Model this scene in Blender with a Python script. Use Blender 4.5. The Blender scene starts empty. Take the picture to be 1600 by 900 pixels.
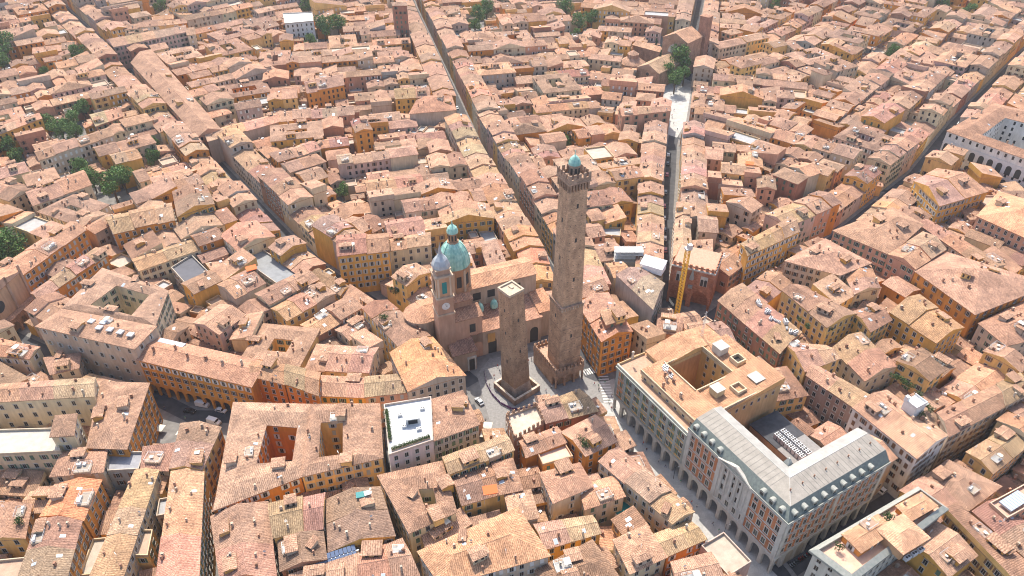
import bpy, bmesh, math, random
import numpy as np
from mathutils import Vector, Matrix
random.seed(7); rng = random.Random(11); NR = np.random.RandomState(5)
sc = bpy.context.scene
col = sc.collection
R = math.radians

# ------------------------------------------------------------------ camera
CAM_H, PITCH, FPX = 198.0, R(37.0), 1150.0
cam_d = bpy.data.cameras.new('camera'); cam = bpy.data.objects.new('camera', cam_d); col.objects.link(cam)
cam.location = (0, 0, CAM_H); cam.rotation_euler = (R(90) - PITCH, 0, 0)
cam_d.sensor_width = 36; cam_d.lens = FPX * 36 / 1600
cam_d.clip_start = 1; cam_d.clip_end = 6000
sc.camera = cam
# ------------------------------------------------------------------ world, sun, exposure
SUN_AZ, SUN_EL = R(-15), R(57)          # towards the sun: ahead and a little left of the view
w = bpy.data.worlds.new('World'); sc.world = w; w.use_nodes = True
nt = w.node_tree; bg = nt.nodes['Background']
sky = nt.nodes.new('ShaderNodeTexSky'); sky.sky_type = 'NISHITA'; sky.sun_disc = False
sky.sun_elevation = SUN_EL; sky.sun_rotation = SUN_AZ
sky.air_density = 1.0; sky.dust_density = 2.5; sky.ozone_density = 1.0
nt.links.new(sky.outputs[0], bg.inputs[0]); bg.inputs[1].default_value = 0.15
sd = bpy.data.lights.new('sun', 'SUN'); sun = bpy.data.objects.new('sun', sd); col.objects.link(sun)
sd.energy = 3.5; sd.angle = R(0.5); sd.color = (1.0, 0.925, 0.81)
S = Vector((math.sin(SUN_AZ) * math.cos(SUN_EL), math.cos(SUN_AZ) * math.cos(SUN_EL), math.sin(SUN_EL)))
sun.location = S * 900; sun.rotation_euler = S.to_track_quat('Z', 'Y').to_euler()
vs = sc.view_settings; vs.view_transform = 'Standard'; vs.look = 'None'; vs.gamma = 1; vs.use_curve_mapping = False
vs.exposure = 0.88
sc.cycles.max_bounces = 6; sc.cycles.diffuse_bounces = 3; sc.cycles.glossy_bounces = 2
sc.cycles.volume_bounces = 0; sc.cycles.caustics_reflective = False; sc.cycles.caustics_refractive = False
sc.cycles.use_denoising = True; sc.cycles.filter_width = 1.1

# ------------------------------------------------------------------ pixel -> world (photo is 1600 x 900)
cP, sP = math.cos(PITCH), math.sin(PITCH)
def U(px, py, z=0.0):
    a = (px - 800) / FPX; b = (450 - py) / FPX
    t = (z - CAM_H) / (-sP + b * cP)
    return (a * t, (cP + b * sP) * t)
def PX(x, y, z):
    d = y * cP + (CAM_H - z) * sP; u = y * sP - (CAM_H - z) * cP
    return (800 + FPX * x / d, 450 - FPX * u / d, FPX / d)

# ------------------------------------------------------------------ materials
def mat(name, color=(.5, .5, .5), rough=.85, metal=0.0, tint=False, noise=(), bump=None, spec=.3, tile=False, emission=None):
    m = bpy.data.materials.new(name); m.use_nodes = True
    n = m.node_tree.nodes; l = m.node_tree.links; b = n['Principled BSDF']
    b.inputs['Roughness'].default_value = rough; b.inputs['Metallic'].default_value = metal
    b.inputs['Specular IOR Level'].default_value = spec
    if tint:
        at = n.new('ShaderNodeAttribute'); at.attribute_name = 'tint'; cur = at.outputs['Color']
    else:
        rgb = n.new('ShaderNodeRGB'); rgb.outputs[0].default_value = (*color, 1); cur = rgb.outputs[0]
    geo = n.new('ShaderNodeNewGeometry')
    uvn = n.new('ShaderNodeUVMap') if tile else None
    for (scale, stretch, lo, hi, detail, mode) in noise:
        mp = n.new('ShaderNodeMapping'); mp.inputs['Scale'].default_value = stretch
        l.new((uvn.outputs[0] if (tile and mode == 'uv') else geo.outputs['Position']), mp.inputs[0])
        tx = n.new('ShaderNodeTexNoise'); tx.inputs['Scale'].default_value = scale; tx.inputs['Detail'].default_value = detail
        l.new(mp.outputs[0], tx.inputs[0])
        cr = n.new('ShaderNodeValToRGB'); cr.color_ramp.elements[0].position = .3; cr.color_ramp.elements[1].position = .7
        cr.color_ramp.elements[0].color = (*lo, 1); cr.color_ramp.elements[1].color = (*hi, 1)
        l.new(tx.outputs[0], cr.inputs[0])
        mx = n.new('ShaderNodeMix'); mx.data_type = 'RGBA'; mx.blend_type = 'MULTIPLY'; mx.inputs[0].default_value = 1
        l.new(cur, mx.inputs[6]); l.new(cr.outputs[0], mx.inputs[7]); cur = mx.outputs[2]
    if tile:
        # courses of curved tiles, ridges running down the slope
        wv = n.new('ShaderNodeTexWave'); wv.wave_type = 'BANDS'; wv.bands_direction = 'X'; wv.inputs['Scale'].default_value = .58
        wv.inputs['Distortion'].default_value = 1.2; wv.inputs['Detail'].default_value = 1; wv.inputs['Detail Scale'].default_value = .7
        l.new(uvn.outputs[0], wv.inputs[0])
        wr = n.new('ShaderNodeValToRGB'); wr.color_ramp.elements[0].color = (.70, .67, .65, 1); wr.color_ramp.elements[1].color = (1.1, 1.09, 1.08, 1)
        wr.color_ramp.elements[0].position = .05; wr.color_ramp.elements[1].position = .5
        l.new(wv.outputs[1], wr.inputs[0])
        mx = n.new('ShaderNodeMix'); mx.data_type = 'RGBA'; mx.blend_type = 'MULTIPLY'; mx.inputs[0].default_value = 1
        l.new(cur, mx.inputs[6]); l.new(wr.outputs[0], mx.inputs[7]); cur = mx.outputs[2]
        bp = n.new('ShaderNodeBump'); bp.inputs['Strength'].default_value = .35; bp.inputs['Distance'].default_value = .12
        l.new(wv.outputs[1], bp.inputs['Height']); l.new(bp.outputs[0], b.inputs['Normal'])
    elif bump:
        tx = n.new('ShaderNodeTexNoise'); tx.inputs['Scale'].default_value = bump[0]; tx.inputs['Detail'].default_value = 3
        l.new(geo.outputs['Position'], tx.inputs[0])
        bp = n.new('ShaderNodeBump'); bp.inputs['Strength'].default_value = bump[1]; bp.inputs['Distance'].default_value = .2
        l.new(tx.outputs[0], bp.inputs['Height']); l.new(bp.outputs[0], b.inputs['Normal'])
    l.new(cur, b.inputs['Base Color'])
    return m
ONE = (1, 1, 1)
M = {}
M['tile'] = mat('roof_tiles', rough=.9, tint=True, tile=True, spec=.15, noise=[
    (2.9, (1.0, .6, 1), (.55, .51, .48), (1.34, 1.32, 1.28), 2.5, 'uv'),
    (.8, (1, .5, 1), (.74, .74, .76), (1.2, 1.16, 1.12), 4.0, 'uv'),
    (.16, ONE, (.74, .72, .71), (1.2, 1.19, 1.16), 5.0, 'p')])
M['wall'] = mat('plaster', rough=.92, tint=True, spec=.15, noise=[
    (.25, (1, 1, .6), (.84, .82, .80), (1.08, 1.08, 1.08), 4.0, 'p'),
    (1.1, (1, 1, .16), (.86, .85, .84), (1.06, 1.06, 1.05), 3.0, 'p')], bump=(6, .15))
M['brick'] = mat('old_brick', rough=.95, tint=True, spec=.1, noise=[
    (1.6, (.7, .7, 3.6), (.66, .64, .62), (1.26, 1.24, 1.22), 3.0, 'p'),
    (.45, (1, 1, .5), (.70, .68, .68), (1.22, 1.20, 1.18), 5.0, 'p')], bump=(5, .4))
M['flat'] = mat('roof_sheet', rough=.7, tint=True, noise=[(.5, ONE, (.82, .82, .82), (1.08, 1.08, 1.08), 4.0, 'p'), (3.0, ONE, (.9, .9, .9), (1.05, 1.05, 1.05), 2.0, 'p')])
M['stone'] = mat('pale_stone', (.55, .52, .47), rough=.85, noise=[(.8, (1, 1, .4), (.78, .77, .75), (1.06, 1.06, 1.05), 4.0, 'p')], bump=(4, .2))
M['capstone'] = mat('tan_capping', (.50, .40, .30), noise=[(1.0, ONE, (.8, .8, .8), (1.1, 1.1, 1.1), 4.0, 'p')])
M['copper'] = mat('green_copper', (.33, .60, .52), rough=.6, noise=[(1.2, (1, 1, .25), (.60, .74, .74), (1.35, 1.15, 1.12), 5.0, 'p'), (.5, ONE, (.8, .85, .86), (1.15, 1.1, 1.08), 4.0, 'p')])
M['lead'] = mat('silver_lead', (.46, .49, .50), rough=.5, metal=.2, noise=[(1.0, (1, 1, .3), (.8, .8, .85), (1.1, 1.1, 1.1), 3.0, 'p')])
M['zinc'] = mat('zinc_sheet', (.42, .42, .38), rough=.5, metal=.1, noise=[(.6, ONE, (.82, .82, .82), (1.1, 1.1, 1.08), 4.0, 'p')])
M['slate'] = mat('grey_green_mansard', (.16, .18, .17), rough=.6, noise=[(1.5, ONE, (.75, .78, .78), (1.2, 1.2, 1.15), 4.0, 'p')])
M['glass'] = mat('window_glass', (.02, .022, .026), rough=.18, spec=.5)
M['frame'] = mat('window_surround', (.55, .50, .43), rough=.8)
for k, c in dict(sh_green=(.10, .16, .11), sh_brown=(.20, .11, .06), sh_grey=(.42, .42, .40), sh_white=(.66, .64, .60)).items():
    M[k] = mat('shutter_' + k[3:], c, rough=.7)
M['dark'] = mat('dark_interior', (.06, .055, .05), rough=.9)
M['metal'] = mat('painted_metal', (.55, .56, .57), rough=.45, metal=.2)
M['blackmetal'] = mat('black_roofing', (.045, .047, .055), rough=.6, noise=[(.7, ONE, (.7, .7, .7), (1.3, 1.3, 1.3), 4.0, 'p')])
M['white'] = mat('white_membrane', (.66, .66, .65), rough=.7, noise=[(.7, ONE, (.86, .86, .86), (1.03, 1.03, 1.03), 4.0, 'p')])
M['skyl'] = mat('skylight_glass', (.40, .46, .52), rough=.12, spec=.6)
M['terra'] = mat('terracotta_paving', (.46, .30, .21), rough=.85, noise=[(1.5, ONE, (.82, .8, .78), (1.1, 1.08, 1.06), 4.0, 'p')])
M['yellow'] = mat('crane_yellow', (.75, .42, .04), rough=.5)
M['teal'] = mat('teal_canopy', (.02, .22, .22), rough=.5)
M['orange_cloth'] = mat('orange_awning', (.75, .16, .05), rough=.8)
M['cloth'] = mat('cream_canvas', (.72, .68, .58), rough=.9)
M['solar'] = mat('solar_cell', (.13, .17, .26), rough=.2, spec=.6)
M['road'] = mat('road_stone', (.44, .435, .42), rough=.85, noise=[(.35, ONE, (.80, .80, .80), (1.12, 1.12, 1.1), 5.0, 'p'), (2.5, ONE, (.88, .88, .88), (1.08, 1.08, 1.08), 3.0, 'p')])
M['asphalt'] = mat('asphalt', (.07, .07, .076), rough=.9, noise=[(.3, ONE, (.75, .75, .75), (1.25, 1.25, 1.25), 5.0, 'p')])
M['paving'] = mat('paving', (.20, .19, .18), rough=.9, noise=[(.4, ONE, (.75, .75, .75), (1.2, 1.2, 1.2), 5.0, 'p')])
M['paint'] = mat('road_paint', (.72, .72, .70), rough=.8, noise=[(3, ONE, (.8, .8, .8), (1.05, 1.05, 1.05), 3.0, 'p')])
M['pave'] = mat('sidewalk', (.26, .25, .24), rough=.88, noise=[(1.2, ONE, (.8, .8, .8), (1.12, 1.12, 1.12), 4.0, 'p')])
M['bark'] = mat('bark', (.12, .085, .06), rough=.95)
M['leaf'] = mat('leaves', rough=.7, tint=True, spec=.2)
M['tyre'] = mat('tyre', (.02, .02, .02), rough=.9)
M['rim'] = mat('wheel_rim', (.45, .45, .46), rough=.35, metal=.8)
M['lamp'] = mat('lamp_lens', (.7, .7, .68), rough=.2)
M['skin'] = mat('skin', (.52, .33, .24), rough=.6); M['hair'] = mat('hair', (.05, .035, .025), rough=.8)
for k, c in dict(car_white=(.75, .75, .74), car_silver=(.45, .47, .49), car_black=(.03, .03, .035), car_blue=(.04, .12, .38), car_red=(.42, .04, .03), car_grey=(.18, .19, .2)).items():
    M[k] = mat('car_paint_' + k[4:], c, rough=.25, spec=.6)
for k, c in dict(cl_a=(.5, .08, .06), cl_b=(.06, .1, .25), cl_c=(.6, .58, .54), cl_d=(.05, .05, .055), cl_e=(.12, .3, .22)).items():
    M[k] = mat('cloth_' + k[3:], c, rough=.9)

# ------------------------------------------------------------------ mesh collector
class MB:
    def __init__(s): s.v = []; s.f = []; s.m = []; s.t = []; s.uv = []
    def face(s, pts, m, tint=(1, 1, 1), uv=None):
        i = len(s.v); s.v.extend(pts); s.f.append(tuple(range(i, i + len(pts)))); s.m.append(m); s.t.append(tint)
        s.uv.append(uv if uv else [(p[0], p[1]) for p in pts])
    def box(s, x0, x1, y0, y1, z0, z1, m, tint=(1, 1, 1), bottom=True):
        a = [(x0, y0, z0), (x1, y0, z0), (x1, y1, z0), (x0, y1, z0), (x0, y0, z1), (x1, y0, z1), (x1, y1, z1), (x0, y1, z1)]
        q = [(4, 5, 6, 7), (0, 1, 5, 4), (1, 2, 6, 5), (2, 3, 7, 6), (3, 0, 4, 7)]
        if bottom: q.append((3, 2, 1, 0))
        for f in q: s.face([a[i] for i in f], m, tint)
    def obox(s, cx, cy, hx, hy, yaw, z0, z1, m, tint=(1, 1, 1), topscale=1.0):
        c, sn = math.cos(yaw), math.sin(yaw)
        def ring(k, z): return [(cx + c * x * k - sn * y * k, cy + sn * x * k + c * y * k, z) for x, y in ((-hx, -hy), (hx, -hy), (hx, hy), (-hx, hy))]
        a, b = ring(1, z0), ring(topscale, z1)
        s.face(b, m, tint); s.face(a[::-1], m, tint)
        for i in range(4):
            j = (i + 1) % 4; s.face([a[i], a[j], b[j], b[i]], m, tint)
    def prism(s, poly, z0, z1, m, tint=(1, 1, 1), mtop=None, ttop=None):
        n = len(poly)
        for i in range(n):
            p, q = poly[i], poly[(i + 1) % n]
            s.face([(p[0], p[1], z0), (q[0], q[1], z0), (q[0], q[1], z1), (p[0], p[1], z1)], m, tint)
        s.face([(p[0], p[1], z1) for p in poly], m if mtop is None else mtop, ttop or tint)
        s.face([(p[0], p[1], z0) for p in poly[::-1]], m, tint)
    def lathe(s, cx, cy, prof, n, m, tint=(1, 1, 1), ph=0.0, cap=True):
        rings = [[(cx + r * math.cos(ph + 2 * math.pi * i / n), cy + r * math.sin(ph + 2 * math.pi * i / n), z) for i in range(n)] for r, z in prof]
        for a, b in zip(rings, rings[1:]):
            for i in range(n):
                j = (i + 1) % n
                s.face([a[i], a[j], b[j], b[i]], m, tint)
        if cap: s.face(rings[-1], m, tint); s.face(rings[0][::-1], m, tint)
    def tube(s, p, q, r0, r1, n, m, tint=(1, 1, 1)):
        p, q = Vector(p), Vector(q); d = (q - p).normalized(); a = d.orthogonal().normalized(); b = d.cross(a)
        A = [tuple(p + (a * math.cos(2 * math.pi * i / n) + b * math.sin(2 * math.pi * i / n)) * r0) for i in range(n)]
        B = [tuple(q + (a * math.cos(2 * math.pi * i / n) + b * math.sin(2 * math.pi * i / n)) * r1) for i in range(n)]
        for i in range(n):
            j = (i + 1) % n; s.face([A[i], A[j], B[j], B[i]], m, tint)
        s.face(B, m, tint); s.face(A[::-1], m, tint)
    def build(s, name, mats, parent=None, off=(0, 0, 0), smooth=False):
        me = s.mesh(name, mats, off, smooth); o = bpy.data.objects.new(name, me); col.objects.link(o)
        if parent is not None: o.parent = parent
        else: o.location = off
        return o
    def mesh(s, name, mats, off=(0, 0, 0), smooth=False):
        me = bpy.data.meshes.new(name)
        vv = [(x - off[0], y - off[1], z - off[2]) for x, y, z in s.v] if any(off) else s.v
        me.from_pydata(vv, [], s.f)
        for k in mats: me.materials.append(M[k])
        if len(mats) > 1: me.polygons.foreach_set('material_index', s.m)
        at = me.attributes.new('tint', 'FLOAT_COLOR', 'FACE')
        arr = np.ones((len(s.f), 4), dtype=np.float32); arr[:, :3] = np.array(s.t, dtype=np.float32); at.data.foreach_set('color', arr.ravel())
        ul = me.uv_layers.new(name='UVMap')
        ul.data.foreach_set('uv', np.array([c for f in s.uv for c in f], dtype=np.float32).ravel())
        if smooth: me.polygons.foreach_set('use_smooth', [True] * len(s.f))
        me.update(); return me
def empty(name, loc):
    o = bpy.data.objects.new(name, None); o.empty_display_size = 1; o.location = loc; col.objects.link(o); return o
used_labels = set()
def tag(o, label, cat, group=None):
    o['label'] = label; o['category'] = cat; used_labels.add(label)
    if group: o['group'] = group
    return o
def struct(o): o['kind'] = 'structure'; return o
def stuff(o): o['kind'] = 'stuff'; return o
def jit(c, a=.08, r=rng):
    k = 1 + r.uniform(-a, a); return tuple(max(0, min(1, x * k * (1 + r.uniform(-a, a) * .2))) for x in c)

# ------------------------------------------------------------------ house geometry
ROOF = [(.40, .256, .185), (.38, .248, .183), (.43, .28, .203), (.33, .207, .152), (.40, .264, .195), (.45, .268, .178), (.31, .207, .158), (.41, .265, .19), (.36, .242, .185)]
WALLS = {'ochre': (.70, .39, .10), 'yellow': (.78, .50, .19), 'orange': (.64, .27, .06), 'salmon': (.62, .34, .22), 'cream': (.66, .55, .38),
         'beige': (.56, .45, .35), 'pink': (.60, .43, .37), 'brick red': (.40, .20, .13), 'grey': (.46, .43, .39), 'white': (.72, .70, .66)}
WK = ['ochre', 'yellow', 'orange', 'salmon', 'cream', 'beige', 'pink', 'brick red', 'grey']
WW = [.13, .15, .10, .11, .22, .14, .07, .05, .03]
def ccw(p):
    a = sum(p[i][0] * p[(i + 1) % len(p)][1] - p[(i + 1) % len(p)][0] * p[i][1] for i in range(len(p)))
    return list(p) if a > 0 else list(p)[::-1]
def mid(a, b): return ((a[0] + b[0]) / 2, (a[1] + b[1]) / 2)
def lerp(a, b, t): return tuple(a[i] + (b[i] - a[i]) * t for i in range(len(a)))
def dist(a, b): return math.hypot(a[0] - b[0], a[1] - b[1])
def grow(q, d):
    """offset a convex ccw polygon outwards by d"""
    n = len(q); out = []
    L = []
    for i in range(n):
        a, b = q[i], q[(i + 1) % n]; l = dist(a, b) or 1; nx, ny = (b[1] - a[1]) / l, -(b[0] - a[0]) / l
        L.append((nx, ny, nx * a[0] + ny * a[1] + d))
    for i in range(n):
        a, b = L[i - 1], L[i]; det = a[0] * b[1] - a[1] * b[0]
        if abs(det) < .15: out.append((q[i][0] + b[0] * d, q[i][1] + b[1] * d))
        else: out.append(((a[2] * b[1] - a[1] * b[2]) / det, (a[0] * b[2] - a[2] * b[0]) / det))
    return out
def slope_face(mb, pts, tint, base=None):
    # pts[0],pts[1] lie on the eave: u along it, v up the slope
    a, b = Vector(pts[0]), Vector(pts[1]); e = (b - a)
    e = e.normalized() if e.length > 1e-4 else Vector((1, 0, 0))
    ph = (a.x * .37 + a.y * .61) % 7.0
    uv = []
    for p in pts:
        d = Vector(p) - a; u = d.dot(e); v = (d - e * u).length; uv.append((u + ph, v + ph * 1.7))
    mb.face(pts, 0, tint, uv)
RIDGE = (.56, .40, .31)
def roof_quad(rb, q, h, kind, rt, wt, pitch=.31, over=.5, th=.22):
    """closed roof solid on a ccw quad; material 0 tile, 1 wall. Returns the slope faces."""
    E = grow(q, over); zb = h - .05
    sl = []
    if kind == 'flat':
        return sl
    def P(p, z): return (p[0], p[1], z)
    w1 = (dist(q[3], q[0]) + dist(q[1], q[2])) / 2
    zt = zb + th
    rise = pitch * w1 / 2
    ft = tuple(c * .9 for c in rt)
    for i in range(4):
        a, b = E[i], E[(i + 1) % 4]; rb.face([P(a, zb), P(b, zb), P(b, zt), P(a, zt)], 0, ft)
    rb.face([P(p, zb) for p in E[::-1]], 1, wt)
    if kind == 'shed':
        zr = zt + pitch * .8 * w1
        f = [P(E[0], zt), P(E[1], zt), P(E[2], zr), P(E[3], zr)]; slope_face(rb, f, rt); sl.append(f)
        rb.face([P(E[1], zt), P(E[2], zt), P(E[2], zr)], 1, wt); rb.face([P(E[3], zt), P(E[0], zt), P(E[3], zr)], 1, wt)
        rb.face([P(E[2], zt), P(E[3], zt), P(E[3], zr), P(E[2], zr)], 1, wt)
        return sl
    A, B = mid(E[3], E[0]), mid(E[1], E[2]); zr = zt + rise
    if kind == 'hip':
        L = dist(A, B); k = min(.46, (w1 / 2) / max(L, .1)); A, B = lerp(A, B, k), lerp(B, A, k)
    f1 = [P(E[0], zt), P(E[1], zt), P(B, zr), P(A, zr)]; f2 = [P(E[2], zt), P(E[3], zt), P(A, zr), P(B, zr)]
    for f in (f1, f2): slope_face(rb, f, rt); sl.append(f)
    if kind == 'hip':
        for f in ([P(E[1], zt), P(E[2], zt), P(B, zr)], [P(E[3], zt), P(E[0], zt), P(A, zr)]): slope_face(rb, f, rt)
    else:
        rb.face([P(E[1], zt), P(E[2], zt), P(B, zr)], 1, wt); rb.face([P(E[3], zt), P(E[0], zt), P(A, zr)], 1, wt)
    # ridge tiles
    rr = tuple(min(1, c * 1.18) for c in rt); dxy = (B[0] - A[0], B[1] - A[1]); l = math.hypot(*dxy) or 1; nx, ny = -dxy[1] / l * .2, dxy[0] / l * .2
    if l > 1:
        rb.face([(A[0] - nx, A[1] - ny, zr - .06), (B[0] - nx, B[1] - ny, zr - .06), (B[0], B[1], zr + .12), (A[0], A[1], zr + .12)], 0, rr)
        rb.face([(B[0] + nx, B[1] + ny, zr - .06), (A[0] + nx, A[1] + ny, zr - .06), (A[0], A[1], zr + .12), (B[0], B[1], zr + .12)], 0, rr)
    return sl
def roof_ring(rb, O, I, h, rt, wt, pitch=.36, over=.45, th=.22):
    E = grow(O, over); J = grow(I, -over * .6); zb = h - .05; zt = zb + th; sl = []; n = len(O)
    Rg = [mid(E[i], J[i]) for i in range(n)]
    wd = sum(dist(E[i], J[i]) for i in range(n)) / n * .72
    zr = zt + pitch * wd / 2
    P = lambda p, z: (p[0], p[1], z)
    for i in range(n):
        j = (i + 1) % n
        rb.face([P(E[i], zb), P(E[j], zb), P(E[j], zt), P(E[i], zt)], 0, rt); rb.face([P(J[j], zb), P(J[i], zb), P(J[i], zt), P(J[j], zt)], 0, rt)
        rb.face([P(E[j], zb), P(E[i], zb), P(J[i], zb), P(J[j], zb)], 1, wt)
        f = [P(E[i], zt), P(E[j], zt), P(Rg[j], zr), P(Rg[i], zr)]; slope_face(rb, f, rt); sl.append(f)
        f = [P(J[j], zt), P(J[i], zt), P(Rg[i], zr), P(Rg[j], zr)]; slope_face(rb, f, rt); sl.append(f)
    return sl
def flat_roof(rb, q, h, rt, wt, par=.9, pw=.3):
    I = grow(q, -pw); P = lambda p, z: (p[0], p[1], z); n = len(q); wt = lerp(wt, (.48, .40, .32), .65)
    rb.face([P(p, h) for p in I], 0, rt)
    for i in range(n):
        j = (i + 1) % n
        rb.face([P(q[i], h - .05), P(q[j], h - .05), P(q[j], h + par), P(q[i], h + par)], 1, wt)
        rb.face([P(I[j], h), P(I[i], h), P(I[i], h + par), P(I[j], h + par)], 1, wt)
        rb.face([P(q[i], h + par), P(q[j], h + par), P(I[j], h + par), P(I[i], h + par)], 1, tuple(min(1, c * 1.1) for c in wt))

# window templates: boxes (x0,x1,y0,y1,z0,z1,slot); slot 0 glass 1 surround 2 shutter; y is outwards
def win_boxes(kind):
    w_, h_ = .56, .98
    b = [(-w_, w_, -.02, .03, -h_, h_, 0)]
    if kind in ('open', 'half', 'plain', 'frame'):
        t = .12 if kind != 'frame' else .2
        b += [(-w_ - t, -w_, -.02, .09, -h_, h_, 1), (w_, w_ + t, -.02, .09, -h_, h_, 1), (-w_ - t - .04, w_ + t + .04, -.02, .14, h_, h_ + t, 1), (-w_ - t - .08, w_ + t + .08, -.02, .18, -h_ - .12, -h_, 1)]
        b += [(-.03, .03, .03, .05, -h_, h_, 1)]
    if kind == 'open': b += [(-w_ * 2 - .14, -w_ - .13, .02, .10, -h_, h_, 2), (w_ + .13, w_ * 2 + .14, .02, .10, -h_, h_, 2)]
    if kind == 'half': b += [(-w_, 0, .03, .10, -h_, h_, 2), (w_ + .13, w_ * 2 + .14, .02, .10, -h_, h_, 2)]
    if kind == 'closed': b += [(-w_, w_, .03, .09, -h_, h_, 2), (-w_ - .1, w_ + .1, -.02, .14, -h_ - .12, -h_, 1)]
    return b
WIN_MESH = {}
def win_mesh(kind, sh):
    k = (kind, sh)
    if k not in WIN_MESH:
        mb = MB()
        for x0, x1, y0, y1, z0, z1, m in win_boxes(kind): mb.box(x0, x1, y0, y1, z0, z1, m, bottom=(m == 1))
        WIN_MESH[k] = mb.mesh('window', ['glass', 'frame', sh])
    return WIN_MESH[k]
def wall_windows(poly, h, r, zmin=1.2, step=3.5, sp=3.1, skip=.12, facing=-.2, top=1.75, edges=None, minl=3.2, blank=.1):
    """list of (x,y,z,yaw) for windows on the walls that could be seen"""
    out = []; n = len(poly)
    for i in range(n):
        if edges is not None and i not in edges: continue
        a, b = poly[i], poly[(i + 1) % n]; L = dist(a, b)
        if L < minl or r.random() < blank: continue
        ex, ey = (b[0] - a[0]) / L, (b[1] - a[1]) / L; nx, ny = ey, -ex
        m = mid(a, b); dl = math.hypot(*m) or 1
        if (nx * -m[0] + ny * -m[1]) / dl < facing: continue
        k = max(1, int((L - 1.0) / sp)); yaw = math.atan2(ny, nx) + math.pi / 2
        z = h - top; fl = 0
        while z > zmin + 1.0:
            for c in range(k):
                if r.random() < skip: continue
                t = (c + .5) / k * (L - .8) + .4
                out.append((a[0] + ex * t, a[1] + ey * t, z, math.atan2(-nx, ny)))
            z -= step; fl += 1
    return out
def add_windows_joined(mb, wins, kind_f, slots, simple=False):
    for (x, y, z, yaw) in wins:
        kind, sh = kind_f()
        c, s = math.cos(yaw), math.sin(yaw); ms = (slots['glass'], slots['frame'], slots[sh])
        T = lambda p: (x + c * p[0] - s * p[1], y + s * p[0] + c * p[1], z + p[2])
        for x0, x1, y0, y1, z0, z1, m in win_boxes(kind):
            if simple and (m == 1): continue
            mb.face([T((x1, y1, z0)), T((x0, y1, z0)), T((x0, y1, z1)), T((x1, y1, z1))], ms[m])
            if not simple:
                mb.face([T((x1, y1, z1)), T((x0, y1, z1)), T((x0, y0, z1)), T((x1, y0, z1))], ms[m])
                mb.face([T((x1, y0, z0)), T((x1, y1, z0)), T((x1, y1, z1)), T((x1, y0, z1))], ms[m]); mb.face([T((x0, y1, z0)), T((x0, y0, z0)), T((x0, y0, z1)), T((x0, y1, z1))], ms[m])

# roof furniture, shared meshes
def chimney_mesh(v):
    mb = MB(); t = [(.45, .27, .19), (.55, .42, .32), (.60, .52, .42), (.38, .22, .15)][v]; a = [.35, .42, .3, .5][v]; hh = [1.5, 1.3, 1.9, 1.1][v]
    mb.box(-a, a, -.32, .32, -.8, hh, 0, t, bottom=False)
    mb.box(-a - .1, a + .1, -.42, .42, hh, hh + .12, 0, tuple(x * .9 for x in t))
    for s in (-1, 1): mb.box(s * a * .5 - .12, s * a * .5 + .12, -.22, .22, hh + .12, hh + .4, 0, (.2, .12, .09))
    mb.box(-a, a, -.34, .34, hh + .4, hh + .5, 0, t)
    return mb.mesh('chimney', ['brick'])
CHIM = [chimney_mesh(i) for i in range(4)]
def skylight_mesh():
    mb = MB(); mb.box(-.5, .5, -.7, .7, -.1, .08, 0); mb.box(-.42, .42, -.62, .62, .08, .1, 1); return mb.mesh('skylight', ['metal', 'skyl'])
SKYL = skylight_mesh()
def antenna_mesh():
    mb = MB(); mb.tube((0, 0, -.3), (0, 0, 2.6), .04, .03, 5, 0)
    for k in range(5): mb.box(-.45 + .05 * k, .45 - .05 * k, -.02, .02, 1.6 + .22 * k, 1.65 + .22 * k, 0)
    return mb.mesh('antenna', ['metal'])
ANT = antenna_mesh()
def dish_mesh():
    mb = MB(); mb.tube((0, 0, -.3), (0, 0, .8), .05, .05, 6, 0)
    pr = [(.02, 0), (.25, .05), (.45, .16)]; rings = [[(r_ * math.cos(a * math.pi / 5), -.1 - z, .9 + r_ * math.sin(a * math.pi / 5)) for a in range(10)] for r_, z in pr]
    for A, B in zip(rings, rings[1:]):
        for i in range(10): mb.face([A[i], A[(i + 1) % 10], B[(i + 1) % 10], B[i]], 0)
    mb.face(rings[0], 0); return mb.mesh('satellite_dish', ['white'])
DISH = dish_mesh()
def dormer_mesh():
    mb = MB(); t = (.62, .5, .36)
    mb.box(-.9, .9, -1.2, 1.6, -1.2, 1.1, 0, t, bottom=False); mb.box(-.5, .5, -1.24, -1.2, .1, .95, 2)
    mb.face([(-1.15, -1.5, 1.1), (1.15, -1.5, 1.1), (1.15, 2.2, 1.5), (-1.15, 2.2, 1.5)], 1, ROOF[0]); mb.box(-1.15, 1.15, -1.5, -1.4, 1.0, 1.1, 1, ROOF[0])
    return mb.mesh('dormer', ['wall', 'tile', 'glass'])
DORM = dormer_mesh()
def ac_mesh():
    mb = MB(); mb.box(-.8, .8, -.45, .45, 0, 1.0, 0); mb.lathe(-.35, 0, [(.28, 1.0), (.28, 1.06)], 8, 1); mb.lathe(.38, 0, [(.28, 1.0), (.28, 1.06)], 8, 1); return mb.mesh('air_conditioner', ['metal', 'dark'])
AC = ac_mesh()
def inst(name, me, parent, loc, rz=0, scale=None, rot=None):
    o = bpy.data.objects.new(name, me); col.objects.link(o)
    if parent: o.parent = parent
    o.location = loc; o.rotation_euler = rot if rot else (0, 0, rz)
    if scale: o.scale = scale if isinstance(scale, tuple) else (scale,) * 3
    return o
def on_slope(f, r, m=.15):
    s, t = r.uniform(m, 1 - m), r.uniform(m, 1 - m)
    a, b = lerp(f[0], f[1], s), lerp(f[3] if len(f) == 4 else f[2], f[2], s); return lerp(a, b, t)

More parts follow.
